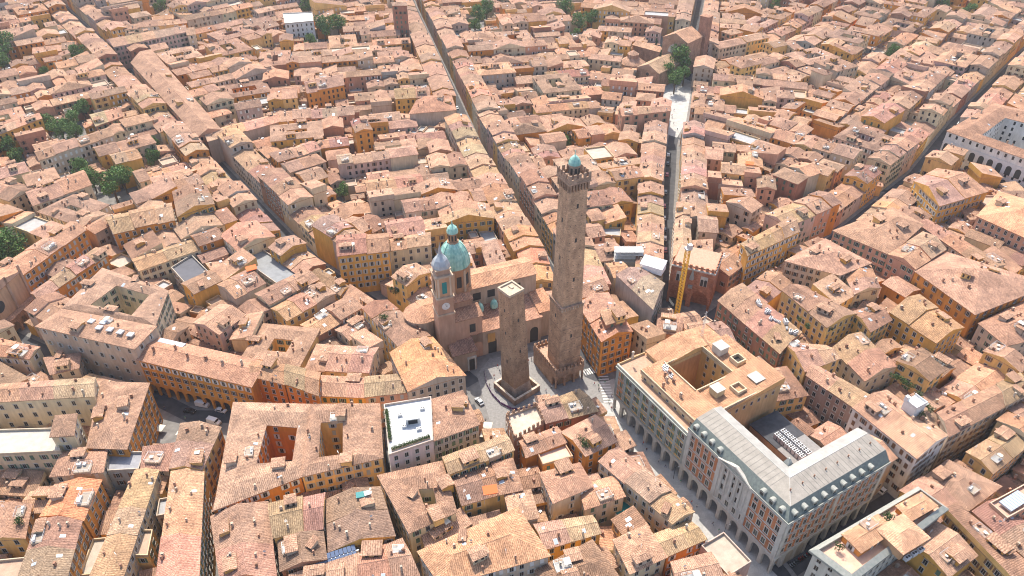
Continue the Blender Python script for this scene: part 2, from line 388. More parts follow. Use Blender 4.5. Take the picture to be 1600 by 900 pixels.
def rroom_mesh(wl, v):
    mb = MB(); t = WALLS[wl]; mb.box(-1.9, 1.9, -1.5, 1.5, -1.2, 2.4, 0, t, bottom=False)
    roof_quad(tmp_ := MB(), [(-1.9, -1.5), (1.9, -1.5), (1.9, 1.5), (-1.9, 1.5)], 2.4, v, ROOF[2], t, over=.35)
    for f, m, tt, uv in zip(tmp_.f, tmp_.m, tmp_.t, tmp_.uv): mb.face([tmp_.v[i] for i in f], 1 if m == 0 else 0, tt, uv)
    for x in (-1.0, 1.0): mb.box(x - .4, x + .4, -1.54, -1.5, .7, 2.0, 2); mb.box(x - .45, x + .45, 1.5, 1.54, .7, 2.0, 2)
    return mb.mesh('roof_room', ['wall', 'tile', 'glass'])
RROOM = [rroom_mesh(a, b) for a, b in (('cream', 'gable'), ('yellow', 'shed'), ('beige', 'hip'), ('ochre', 'gable'))]
def rdeck_mesh(k):
    mb = MB(); mb.box(-2.2, 2.2, -1.6, 1.6, -1.8, .25, 0, (.5, .4, .3)); fl = [(.42, .28, .2), (.40, .39, .37), (.36, .3, .24)][k]; mb.box(-2.1, 2.1, -1.5, 1.5, .25, .3, 1, fl)
    for x in (-2.15, -.7, .7, 2.15):
        for y in (-1.55, 1.55): mb.box(x - .04, x + .04, y - .04, y + .04, .25, 1.25, 2)
    for y in (-1.55, 1.55): mb.box(-2.2, 2.2, y - .03, y + .03, 1.2, 1.27, 2); mb.box(-2.2, 2.2, y - .02, y + .02, .7, .75, 2)
    for x in (-2.18, 2.18): mb.box(x - .03, x + .03, -1.55, 1.55, 1.2, 1.27, 2)
    if k == 0: mb.box(-1.2, -.2, -.5, .4, .9, .96, 3); mb.box(-.75, -.65, -.1, 0, .3, .9, 2); mb.box(.6, 1.7, .7, 1.2, .3, .75, 3)
    if k == 1: mb.box(.2, 1.9, -1.2, .8, 2.3, 2.4, 3); [mb.box(x, x + .06, y, y + .06, .3, 2.3, 2) for x in (.25, 1.8) for y in (-1.15, .7)]
    if k == 2: mb.box(-1.8, -.6, .4, 1.2, .3, 1.3, 2); mb.box(-.2, .6, .6, 1.3, .3, 1.0, 2)
    return mb.mesh('roof_deck', ['wall', 'flat', 'metal', 'cloth'])
RDECK = [rdeck_mesh(k) for k in range(3)]
HOUSES = []      # (root, px, py, colour word, roof word, area_px, poly)
FOOT = []        # footprints already taken
def furnish(root, sl, c, r, n_ch, px_per_m, extras=True):
    if not sl: return
    for k in range(n_ch):
        p = on_slope(r.choice(sl), r, .2); inst('chimney', r.choice(CHIM), root, (p[0] - c[0], p[1] - c[1], p[2] - .1), r.choice((0, math.pi / 2)) + .2, r.uniform(.6, .95))
    if not extras: return
    f0 = max(sl, key=lambda f: dist(f[0], f[1])); yaw0 = math.atan2(f0[1][1] - f0[0][1], f0[1][0] - f0[0][0]); big_ = dist(f0[0], f0[1])
    for _k in range(2 if big_ > 16 else 1 if big_ > 9 and r.random() < .6 else 0):
        f = r.choice(sl); p = on_slope(f, r, .3); o = inst('roof_room', r.choice(RROOM), root, (p[0] - c[0], p[1] - c[1], p[2] - .6), yaw0 + r.choice((0, math.pi)), (r.uniform(.8, 1.3), r.uniform(.8, 1.2), r.uniform(.7, 1.05)))
    for _k in range(1 if big_ > 8 and r.random() < .5 else 0):
        f = r.choice(sl); p = on_slope(f, r, .3); o = inst('roof_deck', r.choice(RDECK), root, (p[0] - c[0], p[1] - c[1], p[2] + .1), yaw0, r.uniform(.7, 1.15))
    if r.random() < .5:
        for k in range(r.randint(1, 3)):
            f = r.choice(sl)
            if len(f) < 4: continue
            p = on_slope(f, r, .25); n = (Vector(f[1]) - Vector(f[0])).cross(Vector(f[3]) - Vector(f[0])).normalized()
            e = (Vector(f[1]) - Vector(f[0])).normalized(); up = n.cross(e)
            rot = Matrix((e, up, n)).transposed().to_euler()
            inst('skylight', SKYL, root, (p[0] - c[0], p[1] - c[1], p[2]), rot=rot, scale=r.uniform(.8, 1.25))
    if r.random() < .45:
        p = on_slope(r.choice(sl), r, .2); inst('antenna', ANT, root, (p[0] - c[0], p[1] - c[1], p[2]), r.uniform(0, 3))
    if r.random() < .3:
        p = on_slope(r.choice(sl), r, .2); inst('satellite_dish', DISH, root, (p[0] - c[0], p[1] - c[1], p[2]), r.uniform(-.6, .6))
    if r.random() < .16:
        p = on_slope(r.choice(sl), r, .35); inst('dormer', DORM, root, (p[0] - c[0], p[1] - c[1], p[2]), r.choice((0, .5, -.5)))

def house(px_quads, h, roof='gable', wall='cream', name='house', label=None, cat='building', axis=None, world=False, rt=None, wt=None,
          inner=None, win=None, setback=None, nch=None, r=rng, pitch=.31, flatcol=None, par=.9, extras=True, over=.5, mark=True, split=True):
    """one building: Empty > wall, roof, windows, chimneys ... ; quads given at eave level"""
    quads = [px_quads] if isinstance(px_quads[0][0], (int, float)) else px_quads
    Q = []
    for q in quads:
        p = ccw(q if world else [U(x, y, h) for x, y in q])
        Q.append(p)
    I = None
    if inner: I = ccw(inner if world else [U(x, y, h) for x, y in inner])
    allp = [p for q in Q for p in q]
    cx = sum(p[0] for p in allp) / len(allp); cy = sum(p[1] for p in allp) / len(allp)
    if mark: FOOT.extend([(q, None) for q in Q])
    root = empty(name, (cx, cy, 0)); off = (cx, cy, 0)
    rt = rt or jit(r.choice(ROOF), .17, r); wt = wt or jit(WALLS[wall], .1, r)
    wb, rb = MB(), MB(); sl = []; wins = []
    for qi, q in enumerate(Q):
        hh = h + qi * .013
        if I and len(q) == 4:
            # align inner to outer by nearest start corner
            k = min(range(4), key=lambda s: sum(dist(q[i], I[(i + s) % 4]) for i in range(4))); J = [I[(i + k) % 4] for i in range(4)]
            for i in range(4):
                j = (i + 1) % 4
                wb.face([(*q[i], 0), (*q[j], 0), (*q[j], hh), (*q[i], hh)], 0, wt); wb.face([(*J[j], 0), (*J[i], 0), (*J[i], hh), (*J[j], hh)], 0, wt)
            sl += roof_ring(rb, q, J, hh, rt, wt, pitch)
            wins += wall_windows(q, hh, r, **(win or {})) + wall_windows(J[::-1], hh, r, skip=.2, facing=-.3, sp=3.4)
            continue
        if len(q) == 4:
            l0 = dist(q[0], q[1]) + dist(q[2], q[3]); l1 = dist(q[1], q[2]) + dist(q[3], q[0])
            if (l1 > l0) != (axis == 1): q = q[1:] + q[:1]
        LL = (dist(q[0], q[1]) + dist(q[2], q[3])) / 2
        if roof == 'gable' and LL > 13 and split:
            ns = max(2, int(LL / r.uniform(7.5, 12))); cuts = [0] + sorted((k + r.uniform(-.2, .2)) / ns for k in range(1, ns)) + [1]
            for t0, t1 in zip(cuts, cuts[1:]):
                sq = [lerp(q[0], q[1], t0), lerp(q[0], q[1], t1), lerp(q[3], q[2], t1), lerp(q[3], q[2], t0)]; h2 = hh + r.choice((0, 0, .12, .2, -.1, .3, .75)) + r.uniform(0, .05)
                for i in range(4):
                    j = (i + 1) % 4; wb.face([(*sq[i], 0), (*sq[j], 0), (*sq[j], h2), (*sq[i], h2)], 0, wt)
                sl += roof_quad(rb, sq, h2, roof, tuple(c * r.uniform(.9, 1.1) for c in rt), wt, pitch, .3)
            wins += wall_windows(q, hh, r, **(win or {}))
            continue
        for i in range(len(q)):
            j = (i + 1) % len(q); wb.face([(*q[i], 0), (*q[j], 0), (*q[j], hh), (*q[i], hh)], 0, wt)
        if roof == 'flat' or len(q) != 4: flat_roof(rb, q, hh, flatcol or (.44, .31, .22), wt, par)
        else: sl += roof_quad(rb, q, hh, roof, rt, wt, pitch, over)
        wins += wall_windows(q, hh, r, **(win or {}))
    wo = wb.build('wall', ['wall'], root, off); ro = rb.build('roof', [('flat' if roof == 'flat' else 'tile'), 'wall'], root, off)
    px, py, s = PX(cx, cy, h)
    kinds = r.choice((['open'] * 3 + ['half', 'plain'], ['plain', 'plain', 'frame'], ['open', 'closed', 'open', 'plain'], ['closed', 'plain', 'open'])); shc = r.choice(('sh_green', 'sh_brown', 'sh_grey', 'sh_white', 'sh_green'))
    kf = lambda: (r.choice(kinds), shc)
    if s > 4.4 and len(wins) <= 140:
        for (x, y, z, yaw) in wins:
            k, s_ = kf(); inst('window', win_mesh(k, s_), root, (x - cx, y - cy, z), yaw)
    elif wins:
        mb = MB(); mats = ['glass', 'frame', shc]; add_windows_joined(mb, wins, kf, {'glass': 0, 'frame': 1, shc: 2}, simple=s < 3)
        stuff(mb.build('windows', mats, root, off))
    ar = sum(abs(sum(q[i][0] * q[(i + 1) % len(q)][1] - q[(i + 1) % len(q)][0] * q[i][1] for i in range(len(q)))) / 2 for q in Q)
    if nch is None: nch = max(1, min(8, int(ar / 45)))
    furnish(root, sl, (cx, cy), r, nch, s, extras)
    word = {'gable': 'gabled', 'hip': 'hipped', 'flat': 'flat terraced', 'shed': 'lean-to'}[roof] if not inner else 'courtyard'
    if label: tag(root, label, cat)
    else: HOUSES.append((root, px, py, wall, word, ar * s * s, 'house'))
    return root, Q, wt, rt

# ================================================================== the setting: ground, roads
def sheet(name, poly, z, m, parent=None):
    mb = MB(); mb.face([(p[0], p[1], z) for p in ccw(poly)], 0); o = mb.build(name, [m], parent); return struct(o)
sheet('ground', [(-1400, -300), (1400, -300), (1400, 2200), (-1400, 2200)], 0, 'paving')
STREETS = [  # (name, pixel centre line on the ground, width in metres)
    ('wide', [(935, 600), (1000, 680), (1100, 795), (1190, 890), (1260, 985)], 17),
    ('maggiore', [(930, 596), (905, 545), (862, 430), (780, 290), (740, 220), (700, 130), (645, 10), (628, -40)], 8),
    ('vitale', [(740, 600), (650, 520), (550, 452), (483, 408), (400, 322), (310, 225), (250, 165), (165, 75), (85, 0), (50, -40)], 9.5),
    ('zamboni', [(745, 640), (690, 655), (600, 668), (480, 662), (390, 652), (300, 650), (240, 620), (160, 600), (60, 545), (-40, 500)], 8),
    ('stefano', [(1045, 500), (1046, 400), (1043, 330), (1047, 280), (1050, 230), (1060, 170), (1078, 100), (1085, 50), (1095, 0), (1102, -40)], 9),
    ('castiglione', [(1085, 510), (1120, 490), (1220, 412), (1300, 377), (1430, 272), (1490, 196), (1600, 84), (1680, 10)], 9),
    ('toschi', [(1215, 900), (1330, 822), (1400, 778), (1460, 735), (1520, 690), (1600, 628), (1680, 560)], 8),
    ('lane_a', [(325, 700), (335, 760), (328, 830), (322, 910)], 4.5),
    ('lane_b', [(235, 700), (195, 770), (160, 850), (130, 930)], 4.5),
    ('lane_c', [(592, 660), (605, 740), (630, 850), (650, 930)], 4.5),
    ('back', [(1240, 612), (1290, 660), (1350, 705), (1400, 760)], 6),
    ('far_right', [(1600, 330), (1500, 330), (1440, 290)], 6),
    ('cross_far', [(170, 85), (290, 72), (420, 40), (640, 5)], 7),
    ('cross_mid', [(310, 225), (420, 205), (560, 190), (735, 215)], 5),
    ('sub_far', [(1090, 120), (1200, 95), (1330, 20), (1380, -40)], 7),
    ('cross_right', [(1056, 215), (1150, 240), (1300, 290), (1400, 300)], 4.5)]
SW = [(n, [U(*p) for p in pts], wd) for n, pts, wd in STREETS]
def seg_d(P, a, b):
    a = np.array(a); b = np.array(b); d = b - a; t = np.clip(((P - a) @ d) / (d @ d), 0, 1); return np.hypot(*(P - (a + t[..., None] * d)).T).T
def ribbon(name, pts, wd, z, m):
    L = []; Rr = []
    for i, p in enumerate(pts):
        a = pts[max(0, i - 1)]; b = pts[min(len(pts) - 1, i + 1)]; l = dist(a, b); nx, ny = -(b[1] - a[1]) / l * wd / 2, (b[0] - a[0]) / l * wd / 2
        L.append((p[0] + nx, p[1] + ny, z)); Rr.append((p[0] - nx, p[1] - ny, z))
    mb = MB()
    for i in range(len(pts) - 1): mb.face([L[i], Rr[i], Rr[i + 1], L[i + 1]], 0)
    return struct(mb.build(name, [m]))
for n, pts, wd in SW:
    ribbon('road', pts, wd - 3.2 if wd > 8.5 else wd - 2, .004 + .0009 * len(n), 'road' if n in ('wide',) else 'asphalt')
# raised pavements along the wide street and the far square
def pavement(pts, d0, d1, z=.13):
    mb = MB(); A = []; B = []
    for i, p in enumerate(pts):
        a = pts[max(0, i - 1)]; b = pts[min(len(pts) - 1, i + 1)]; l = dist(a, b); nx, ny = -(b[1] - a[1]) / l, (b[0] - a[0]) / l
        A.append((p[0] + nx * d0, p[1] + ny * d0)); B.append((p[0] + nx * d1, p[1] + ny * d1))
    for i in range(len(pts) - 1): mb.prism(ccw([A[i], B[i], B[i + 1], A[i + 1]]), 0, z, 0)
    return struct(mb.build('pavement', ['pave']))
pavement(SW[0][1], 6.9, 8.4); pavement(SW[0][1], -6.9, -8.4)
piazza = [U(*p) for p in [(728, 592), (760, 556), (850, 545), (900, 560), (935, 600), (960, 640), (900, 640), (800, 660), (778, 700), (755, 668)]]
sheet('square_paving', [U(*p) for p in [(745, 585), (765, 560), (850, 548), (905, 585), (940, 600), (958, 632), (905, 625), (800, 655), (782, 690), (768, 668)]], .016, 'pave')
sheet('church_square', [U(*p) for p in [(1018, 140), (1068, 122), (1082, 128), (1072, 190), (1058, 215), (1042, 210), (1040, 160)]], .016, 'road')
# ------------------------------------------------------------------ frames
class FR:
    def __init__(s, o, ang): s.o = o; s.a = ang; s.c = math.cos(ang); s.s = math.sin(ang)
    def P(s, u, v): return (s.o[0] + s.c * u - s.s * v, s.o[1] + s.s * u + s.c * v)
    def rect(s, u0, u1, v0, v1): return [s.P(u0, v0), s.P(u1, v0), s.P(u1, v1), s.P(u0, v1)]
    def box(s, mb, u0, u1, v0, v1, z0, z1, m=0, t=(1, 1, 1)): mb.prism(s.rect(u0, u1, v0, v1), z0, z1, m, t)
def arcade(mb, a, b, z0, zs, zt, n, pier, t, m, tint, seg=8, ends=True, pointed=False):
    """wall with arched openings on the line a-b (outside on the right when walking from a to b)"""
    L = dist(a, b); ex, ey = (b[0] - a[0]) / L, (b[1] - a[1]) / L; nx, ny = ey, -ex; W = L / n; r_ = (W - pier) / 2
    def P(u, d, z): return (a[0] + ex * u - nx * d, a[1] + ey * u - ny * d, z)
    for k in range(n):
        u0 = k * W; uc = u0 + W / 2
        arc = []
        for i in range(seg + 1):
            th = math.pi * (1 - i / seg); arc.append((uc + r_ * math.cos(th), zs + r_ * math.sin(th) * (1.25 if pointed else 1)))
        for d, fl in ((0, 1), (t, -1)):
            mb.face([P(u0, d, z0), P(uc - r_, d, z0), P(uc - r_, d, zs), P(u0, d, zs)][::fl], m, tint)
            mb.face([P(uc + r_, d, z0), P(u0 + W, d, z0), P(u0 + W, d, zs), P(uc + r_, d, zs)][::fl], m, tint)
            mb.face([P(u0, d, zs), P(uc - r_, d, zs), P(uc - r_, d, zt), P(u0, d, zt)][::fl], m, tint)
            mb.face([P(uc + r_, d, zs), P(u0 + W, d, zs), P(u0 + W, d, zt), P(uc + r_, d, zt)][::fl], m, tint)
            for (x0, h0), (x1, h1) in zip(arc, arc[1:]): mb.face([P(x0, d, h0), P(x1, d, h1), P(x1, d, zt), P(x0, d, zt)][::fl], m, tint)
        prof = [(uc - r_, z0)] + arc + [(uc + r_, z0)]
        for (x0, h0), (x1, h1) in zip(prof, prof[1:]): mb.face([P(x0, 0, h0), P(x0, t, h0), P(x1, t, h1), P(x1, 0, h1)], m, tint)
    mb.face([P(0, 0, zt), P(L, 0, zt), P(L, t, zt), P(0, t, zt)], m, tint)
def merlons(mb, poly, z, hgt, wd, gap, t, m, tint):
    n = len(poly)
    for i in range(n):
        a, b = poly[i], poly[(i + 1) % n]; L = dist(a, b); k = max(1, int(L / (wd + gap))); fr = FR(a, math.atan2(b[1] - a[1], b[0] - a[0]))
        for j in range(k):
            u = (j + .5) * L / k; fr.box(mb, u - wd / 2, u + wd / 2, 0, t, z, z + hgt, m, tint)
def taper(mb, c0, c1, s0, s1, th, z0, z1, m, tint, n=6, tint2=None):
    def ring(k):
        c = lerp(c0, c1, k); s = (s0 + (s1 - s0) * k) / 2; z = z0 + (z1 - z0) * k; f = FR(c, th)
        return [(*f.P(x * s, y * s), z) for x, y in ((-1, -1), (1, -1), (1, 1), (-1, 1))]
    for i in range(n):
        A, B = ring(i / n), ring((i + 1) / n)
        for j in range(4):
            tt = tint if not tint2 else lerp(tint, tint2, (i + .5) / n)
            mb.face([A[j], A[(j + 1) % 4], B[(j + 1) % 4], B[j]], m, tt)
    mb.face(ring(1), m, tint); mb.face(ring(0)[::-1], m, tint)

# ================================================================== the tall tower
TA = R(26); TC = (19.6, 207.5)
BR1, BR2 = (.46, .305, .20), (.51, .34, .222)
root = empty('brick_tower', (*TC, 0)); off = (*TC, 0)
mb = MB(); taper(mb, TC, TC, 9.0, 8.7, TA, 0, 36.5, 0, BR1, 5); mb.build('lower_shaft', ['brick'], root, off)
mb = MB(); f = FR(TC, TA)
for (i, (dx, dy)) in enumerate(((0, -1), (1, 0), (0, 1), (-1, 0))):
    ff = FR(TC, TA + i * math.pi / 2)
    for k in range(9):
        u = -4.2 + k * 8.4 / 8; ff.box(mb, u - .22, u + .22, -4.62, -4.25, 35.2, 36.5, 0, (.45, .36, .28))
f.box(mb, -4.75, 4.75, -4.75, 4.75, 36.5, 36.95, 0, (.36, .25, .19)); mb.build('corbel_ledge', ['brick'], root, off)
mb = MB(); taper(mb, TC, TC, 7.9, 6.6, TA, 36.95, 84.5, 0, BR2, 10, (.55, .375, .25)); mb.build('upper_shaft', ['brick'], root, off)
mb = MB()
for i in range(4):
    ff = FR(TC, TA + i * math.pi / 2)
    for k in range(7):
        u = -3.2 + k * 6.4 / 6; ff.box(mb, u - .2, u + .2, -4.0, -3.2, 82.6, 85.2, 0, (.38, .27, .2))
f.box(mb, -4.1, 4.1, -4.1, 4.1, 85.2, 85.8, 0, (.40, .28, .21))
mb.build('machicolation', ['brick'], root, off)
mb = MB(); sq = f.rect(-4.0, 4.0, -4.0, 4.0)
for i in range(4):
    ff = FR(TC, TA + i * math.pi / 2); ff.box(mb, -4.0, 3.6, -4.0, -3.6, 85.8, 87.0, 0, (.38, .27, .2))
    for k in range(5):
        u = -3.5 + k * 1.75; ff.box(mb, u - .45, u + .45, -4.0, -3.6, 87.0, 88.6, 0, (.40, .29, .22))
mb.build('battlement', ['brick'], root, off)
mb = MB(); mb.lathe(*TC, [(2.0, 85.8), (2.0, 86.4), (1.75, 86.4), (1.75, 90.0), (2.1, 90.1), (2.1, 90.4)], 12, 0, (.42, .32, .25)); ln = mb.build('lantern', ['brick'], root, off)
mb = MB(); mb.lathe(*TC, [(2.0, 90.4), (1.9, 91.2), (1.45, 92.2), (.8, 93.0), (.3, 93.4), (.12, 93.6), (.1, 95.0)], 16, 0); mb.build('dome', ['copper'], root, off, smooth=True)
mb = MB()
for i in range(8):
    a = i * math.pi / 4 + .2; mb.obox(TC[0] + 1.76 * math.cos(a), TC[1] + 1.76 * math.sin(a), .05, .38, a, 87.2, 89.4, 0)
o = mb.build('lantern_openings', ['dark'], root, off); stuff(o)
for i, zz in ((0, 22), (0, 47), (0, 63), (0, 76), (3, 55), (3, 30), (3, 70)):
    s_ = 9.0 - .3 * zz / 36.5 if zz < 36.5 else 7.9 - 1.3 * (zz - 37) / 47.5
    ff = FR(TC, TA + i * math.pi / 2); mb = MB(); ff.box(mb, -.35, .35, -s_ / 2 - .03, -s_ / 2 + .3, zz, zz + 1.6, 0); mb.build('slit_window', ['dark'], root, off)
mb = MB()   # putlog holes in rows
for i in range(4):
    ff = FR(TC, TA + i * math.pi / 2)
    for k in range(22):
        zz = 12 + k * 3.2; s_ = 9.0 - .3 * zz / 36.5 if zz < 36.3 else 7.9 - 1.3 * (zz - 37) / 47.5
        if 34 < zz < 38: continue
        for u in (-2.4, -.4, 1.7): ff.box(mb, u - .13, u + .13, -s_ / 2 - .02, -s_ / 2 + .2, zz, zz + .28, 0)
stuff(mb.build('putlog_holes', ['dark'], root, off))
mb = MB()
for zz in (11.5, 16.5, 21.0, 26.5):
    s_ = (9.0 - .3 * zz / 36.5) / 2 + .04; f.box(mb, -s_, s_, -s_, s_, zz, zz + .18, 0, (.26, .18, .14))
mb.build('iron_bands', ['brick'], root, off)
tag(root, 'tall slender brick tower with battlements and a green domed lantern on top', 'tower')
# the crenellated guardhouse at its foot
RK = R(28); rf = FR((16.4, 199.2), RK); root = empty('guardhouse', (*rf.P(6, 8), 0)); off = (*rf.P(6, 8), 0)
mb = MB(); RT = (.40, .27, .19)
rf.box(mb, 0, 12.2, 3.0, 17, 0, 7.0, 0, RT); rf.box(mb, .05, 12.15, .3, 3.0, 5.9, 6.98, 0, RT); mb.build('wall', ['brick'], root, off)
mb = MB(); arcade(mb, rf.P(0, 0), rf.P(12.2, 0), 0, 3.4, 7.0, 3, .8, .6, 0, RT)
arcade(mb, rf.P(12.2, 0), rf.P(12.2, 3), 0, 3.6, 7.0, 1, .9, .6, 0, RT, ); arcade(mb, rf.P(0, 3), rf.P(0, 0), 0, 3.6, 7.0, 1, .9, .6, 0, RT); mb.build('arcade', ['brick'], root, off)
mb = MB(); rf.box(mb, .5, 11.7, .5, 16.5, 7.0, 7.25, 0); mb.build('roof_terrace', ['terra'], root, off)
mb = MB(); rc = rf.rect(-.15, 12.35, -.15, 17.15)
for i in range(4):
    a, b = rc[i], rc[(i + 1) % 4]; fr = FR(a, math.atan2(b[1] - a[1], b[0] - a[0])); fr.box(mb, 0, dist(a, b) - .45, 0, .45, 6.2, 8.0, 0, RT)
mb.build('parapet', ['brick'], root, off)
k = 0
for i in range(4):
    a, b = rc[i], rc[(i + 1) % 4]; L = dist(a, b); n = int(L / 1.5); fr = FR(a, math.atan2(b[1] - a[1], b[0] - a[0]))
    if i == 0:
        mm = MB(); mm.box(-.42, .42, -.225, .225, 0, 1.3, 0, RT); mm.box(-.42, -.12, -.225, .225, 1.3, 1.6, 0, RT); mm.box(.12, .42, -.225, .225, 1.3, 1.6, 0, RT); merl = mm.mesh('merlon', ['brick'])
    for j in range(n):
        p = fr.P((j + .5) * L / n, .225); inst('merlon', merl, root, (p[0] - off[0], p[1] - off[1], 8.0), fr.a)
tag(root, 'low crenellated brick guardhouse with arches around the foot of the tall tower', 'guardhouse')
FOOT.append((rf.rect(-1, 13, -1, 18), None))

# ================================================================== the short leaning tower
GC0, GC1, GA = (1.6, 199.8), (-.4, 200.6), R(40)
root = empty('leaning_tower', (*GC0, 0)); off = (*GC0, 0)
mb = MB(); g = FR(GC0, GA)
taper(mb, GC0, lerp(GC0, GC1, .1), 8.2, 7.6, GA, 0, 4.5, 0, (.42, .34, .28), 1); mb.build('stone_base', ['brick'], root, off)
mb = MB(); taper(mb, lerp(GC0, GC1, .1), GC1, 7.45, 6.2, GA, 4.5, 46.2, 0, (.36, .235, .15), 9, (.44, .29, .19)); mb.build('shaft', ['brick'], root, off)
g1 = FR(GC1, GA); mb = MB()
for i in range(4):
    ff = FR(GC1, GA + i * math.pi / 2); ff.box(mb, -3.3, 2.7, -3.3, -2.7, 46.0, 46.9, 0)
mb.build('parapet', ['capstone'], root, off)
mb = MB(); g1.box(mb, -2.7, 2.7, -2.7, 2.7, 46.0, 46.35, 0); g1.box(mb, .2, 1.3, -.2, 1.6, 46.3, 46.7, 0); mb.build('roof_terrace', ['capstone'], root, off)
for i, zz in ((0, 20), (0, 34), (3, 15), (3, 28), (3, 38)):
    k_ = (zz - 4.5) / 41.7; s_ = 7.45 - 1.25 * k_; ff = FR(lerp(GC0, GC1, .1 + .9 * k_), GA + i * math.pi / 2); mb = MB(); ff.box(mb, -.3, .3, -s_ / 2 - .03, -s_ / 2 + .3, zz, zz + 1.3, 0); mb.build('slit_window', ['dark'], root, off)
mb = MB()
for i in range(4):
    for k in range(11):
        zz = 8 + k * 3.4; k_ = (zz - 4.5) / 41.7; s_ = 7.45 - 1.25 * k_; ff = FR(lerp(GC0, GC1, .1 + .9 * k_), GA + i * math.pi / 2)
        for u in (-2.0, .2, 2.1): ff.box(mb, u - .13, u + .13, -s_ / 2 - .025, -s_ / 2 + .2, zz, zz + .3, 0)
stuff(mb.build('putlog_holes', ['dark'], root, off))
tag(root, 'short leaning dark brick tower with a flat pale top', 'tower')
root = empty('plinth_wall', (*GC0, 0)); gp = FR((1.8, 199.2), GA); off = (1.8, 199.2, 0); root.location = off
for i in range(4):
    ff = FR((1.8, 199.2), GA + i * math.pi / 2); mb = MB(); ff.box(mb, -6.2, 5.6, -6.2, -5.6, 0, 2.6, 0, (.36, .26, .2)); ff.box(mb, -6.3, 5.5, -6.3, -5.5, 2.6, 2.85, 0, (.6, .52, .42)); mb.build('wall_side', ['brick'], root, off)
tag(root, 'low brick enclosure wall around the foot of the leaning tower', 'wall')
FOOT.append((piazza, None))
M['purple'] = mat('purple_banner', (.13, .05, .16), rough=.85)
pts = [U(*p, .6) for p in [(756, 578), (760, 600), (768, 615), (782, 630), (800, 639), (818, 640), (838, 632)]]
root = empty('banner_fence', (*pts[3], 0)); off = (*pts[3], 0)
for a, b in zip(pts, pts[1:]):
    n = max(2, int(dist(a, b) / 1.9))
    for k in range(n):
        p, q = lerp(a, b, k / n), lerp(a, b, (k + .94) / n); fr = FR(p, math.atan2(q[1] - p[1], q[0] - p[0])); mb = MB(); fr.box(mb, 0, dist(p, q), 0, .05, .1, 1.25, 0); mb.build('panel', ['purple'], root, off)
        mb = MB(); fr.box(mb, -.05, .03, -.05, .1, 0, 1.4, 0); mb.build('post', ['metal'], root, off)
tag(root, 'purple banner fence curving round the foot of the leaning tower', 'fence')

# ================================================================== domed church
CA = R(22); cf = FR((-24.5, 210.5), CA)     # u along the nave (to the right), v away from the camera
root = empty('domed_church', (*cf.P(18, 12), 0)); off = (*cf.P(18, 12), 0)
SAL, CRM = (.50, .31, .22), (.52, .40, .30)
def part(name, mats, fn, par=None, smooth=False):
    mb = MB(); fn(mb); return mb.build(name, mats, par or root, off if not par else off, smooth)
# nave
def nave(mb):
    q = cf.rect(13, 43, 15, 27)
    for i in range(4): mb.face([(*q[i], 0), (*q[(i + 1) % 4], 0), (*q[(i + 1) % 4], 24), (*q[i], 24)], 0, CRM)
part('nave_wall', ['wall'], nave)
part('nave_roof', ['tile', 'wall'], lambda mb: roof_quad(mb, cf.rect(13, 43, 15, 27), 24, 'gable', (.50, .30, .20), CRM))
part('aisle_wall', ['wall'], lambda mb: cf.box(mb, 10, 40, 2.5, 15, 0, 12.0, 0, (.46, .34, .26)))
part('aisle_roof', ['tile', 'wall'], lambda mb: roof_quad(mb, cf.rect(10, 40, 2.5, 14.9), 12, 'shed', (.44, .26, .19), CRM, pitch=.3))
for i, u in enumerate((17.5, 23.5, 34.5)):
    part('side_cupola', ['copper'], lambda mb: mb.lathe(*cf.P(u, 11.8), [(1.5, 15.2), (1.5, 16.6), (1.45, 17.0), (1.1, 18.0), (.5, 18.6), (.2, 18.8), (.15, 19.6)], 12, 0), smooth=True)
    part('clerestory_window', ['dark'], lambda mb: cf.box(mb, u - 1.6, u + 1.6, 14.93, 15.1, 18.0, 21.5, 0))
part('portico', ['wall'], lambda mb: arcade(mb, cf.P(10, 2.2), cf.P(40, 2.2), 0, 6.0, 11.9, 5, 2.4, 1.0, 0, (.50, .38, .29)))
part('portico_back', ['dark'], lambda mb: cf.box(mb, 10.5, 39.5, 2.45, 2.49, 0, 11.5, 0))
part('gable_aedicule', ['wall'], lambda mb: cf.box(mb, 17.0, 20.0, 1.6, 2.19, 6.5, 10.5, 0, (.66, .38, .14)))
part('far_chapel', ['wall', 'tile'], lambda mb: cf.box(mb, 40, 46, 4, 14.9, 0, 13, 0, CRM)); part('far_chapel_roof', ['tile', 'wall'], lambda mb: roof_quad(mb, cf.rect(40.1, 46, 4, 14.9), 13.05, 'shed', (.50, .28, .18), CRM, pitch=.3))
# crossing and dome
dc = cf.P(9.5, 17.0)
part('crossing_wall', ['wall'], lambda mb: cf.box(mb, 2.5, 13, 8, 27, 0, 25.0, 0, SAL))
part('crossing_roof', ['tile', 'wall'], lambda mb: roof_quad(mb, cf.rect(2.5, 13, 8, 27), 25, 'hip', (.44, .25, .17), SAL, pitch=.3))
def drum(mb):
    mb.lathe(*dc, [(6.3, 24), (6.3, 26.3), (5.7, 26.4), (5.7, 36.2), (6.3, 36.5), (6.3, 37.1)], 8, 0, (.50, .28, .16), ph=CA + math.pi / 8)
part('drum', ['wall'], drum)
for i in range(8):
    a = CA + i * math.pi / 4; c = (dc[0] + 5.3 * math.cos(a), dc[1] + 5.3 * math.sin(a))
    part('drum_window', ['dark'], lambda mb: mb.obox(*c, .06, .95, a, 28.5, 33.5, 0)); a2 = a + math.pi / 8; c2 = (dc[0] + 5.75 * math.cos(a2), dc[1] + 5.75 * math.sin(a2))
    part('drum_pilaster', ['wall'], lambda mb: mb.obox(*c2, .3, .45, a2, 26.4, 36.3, 0, (.60, .46, .34)))
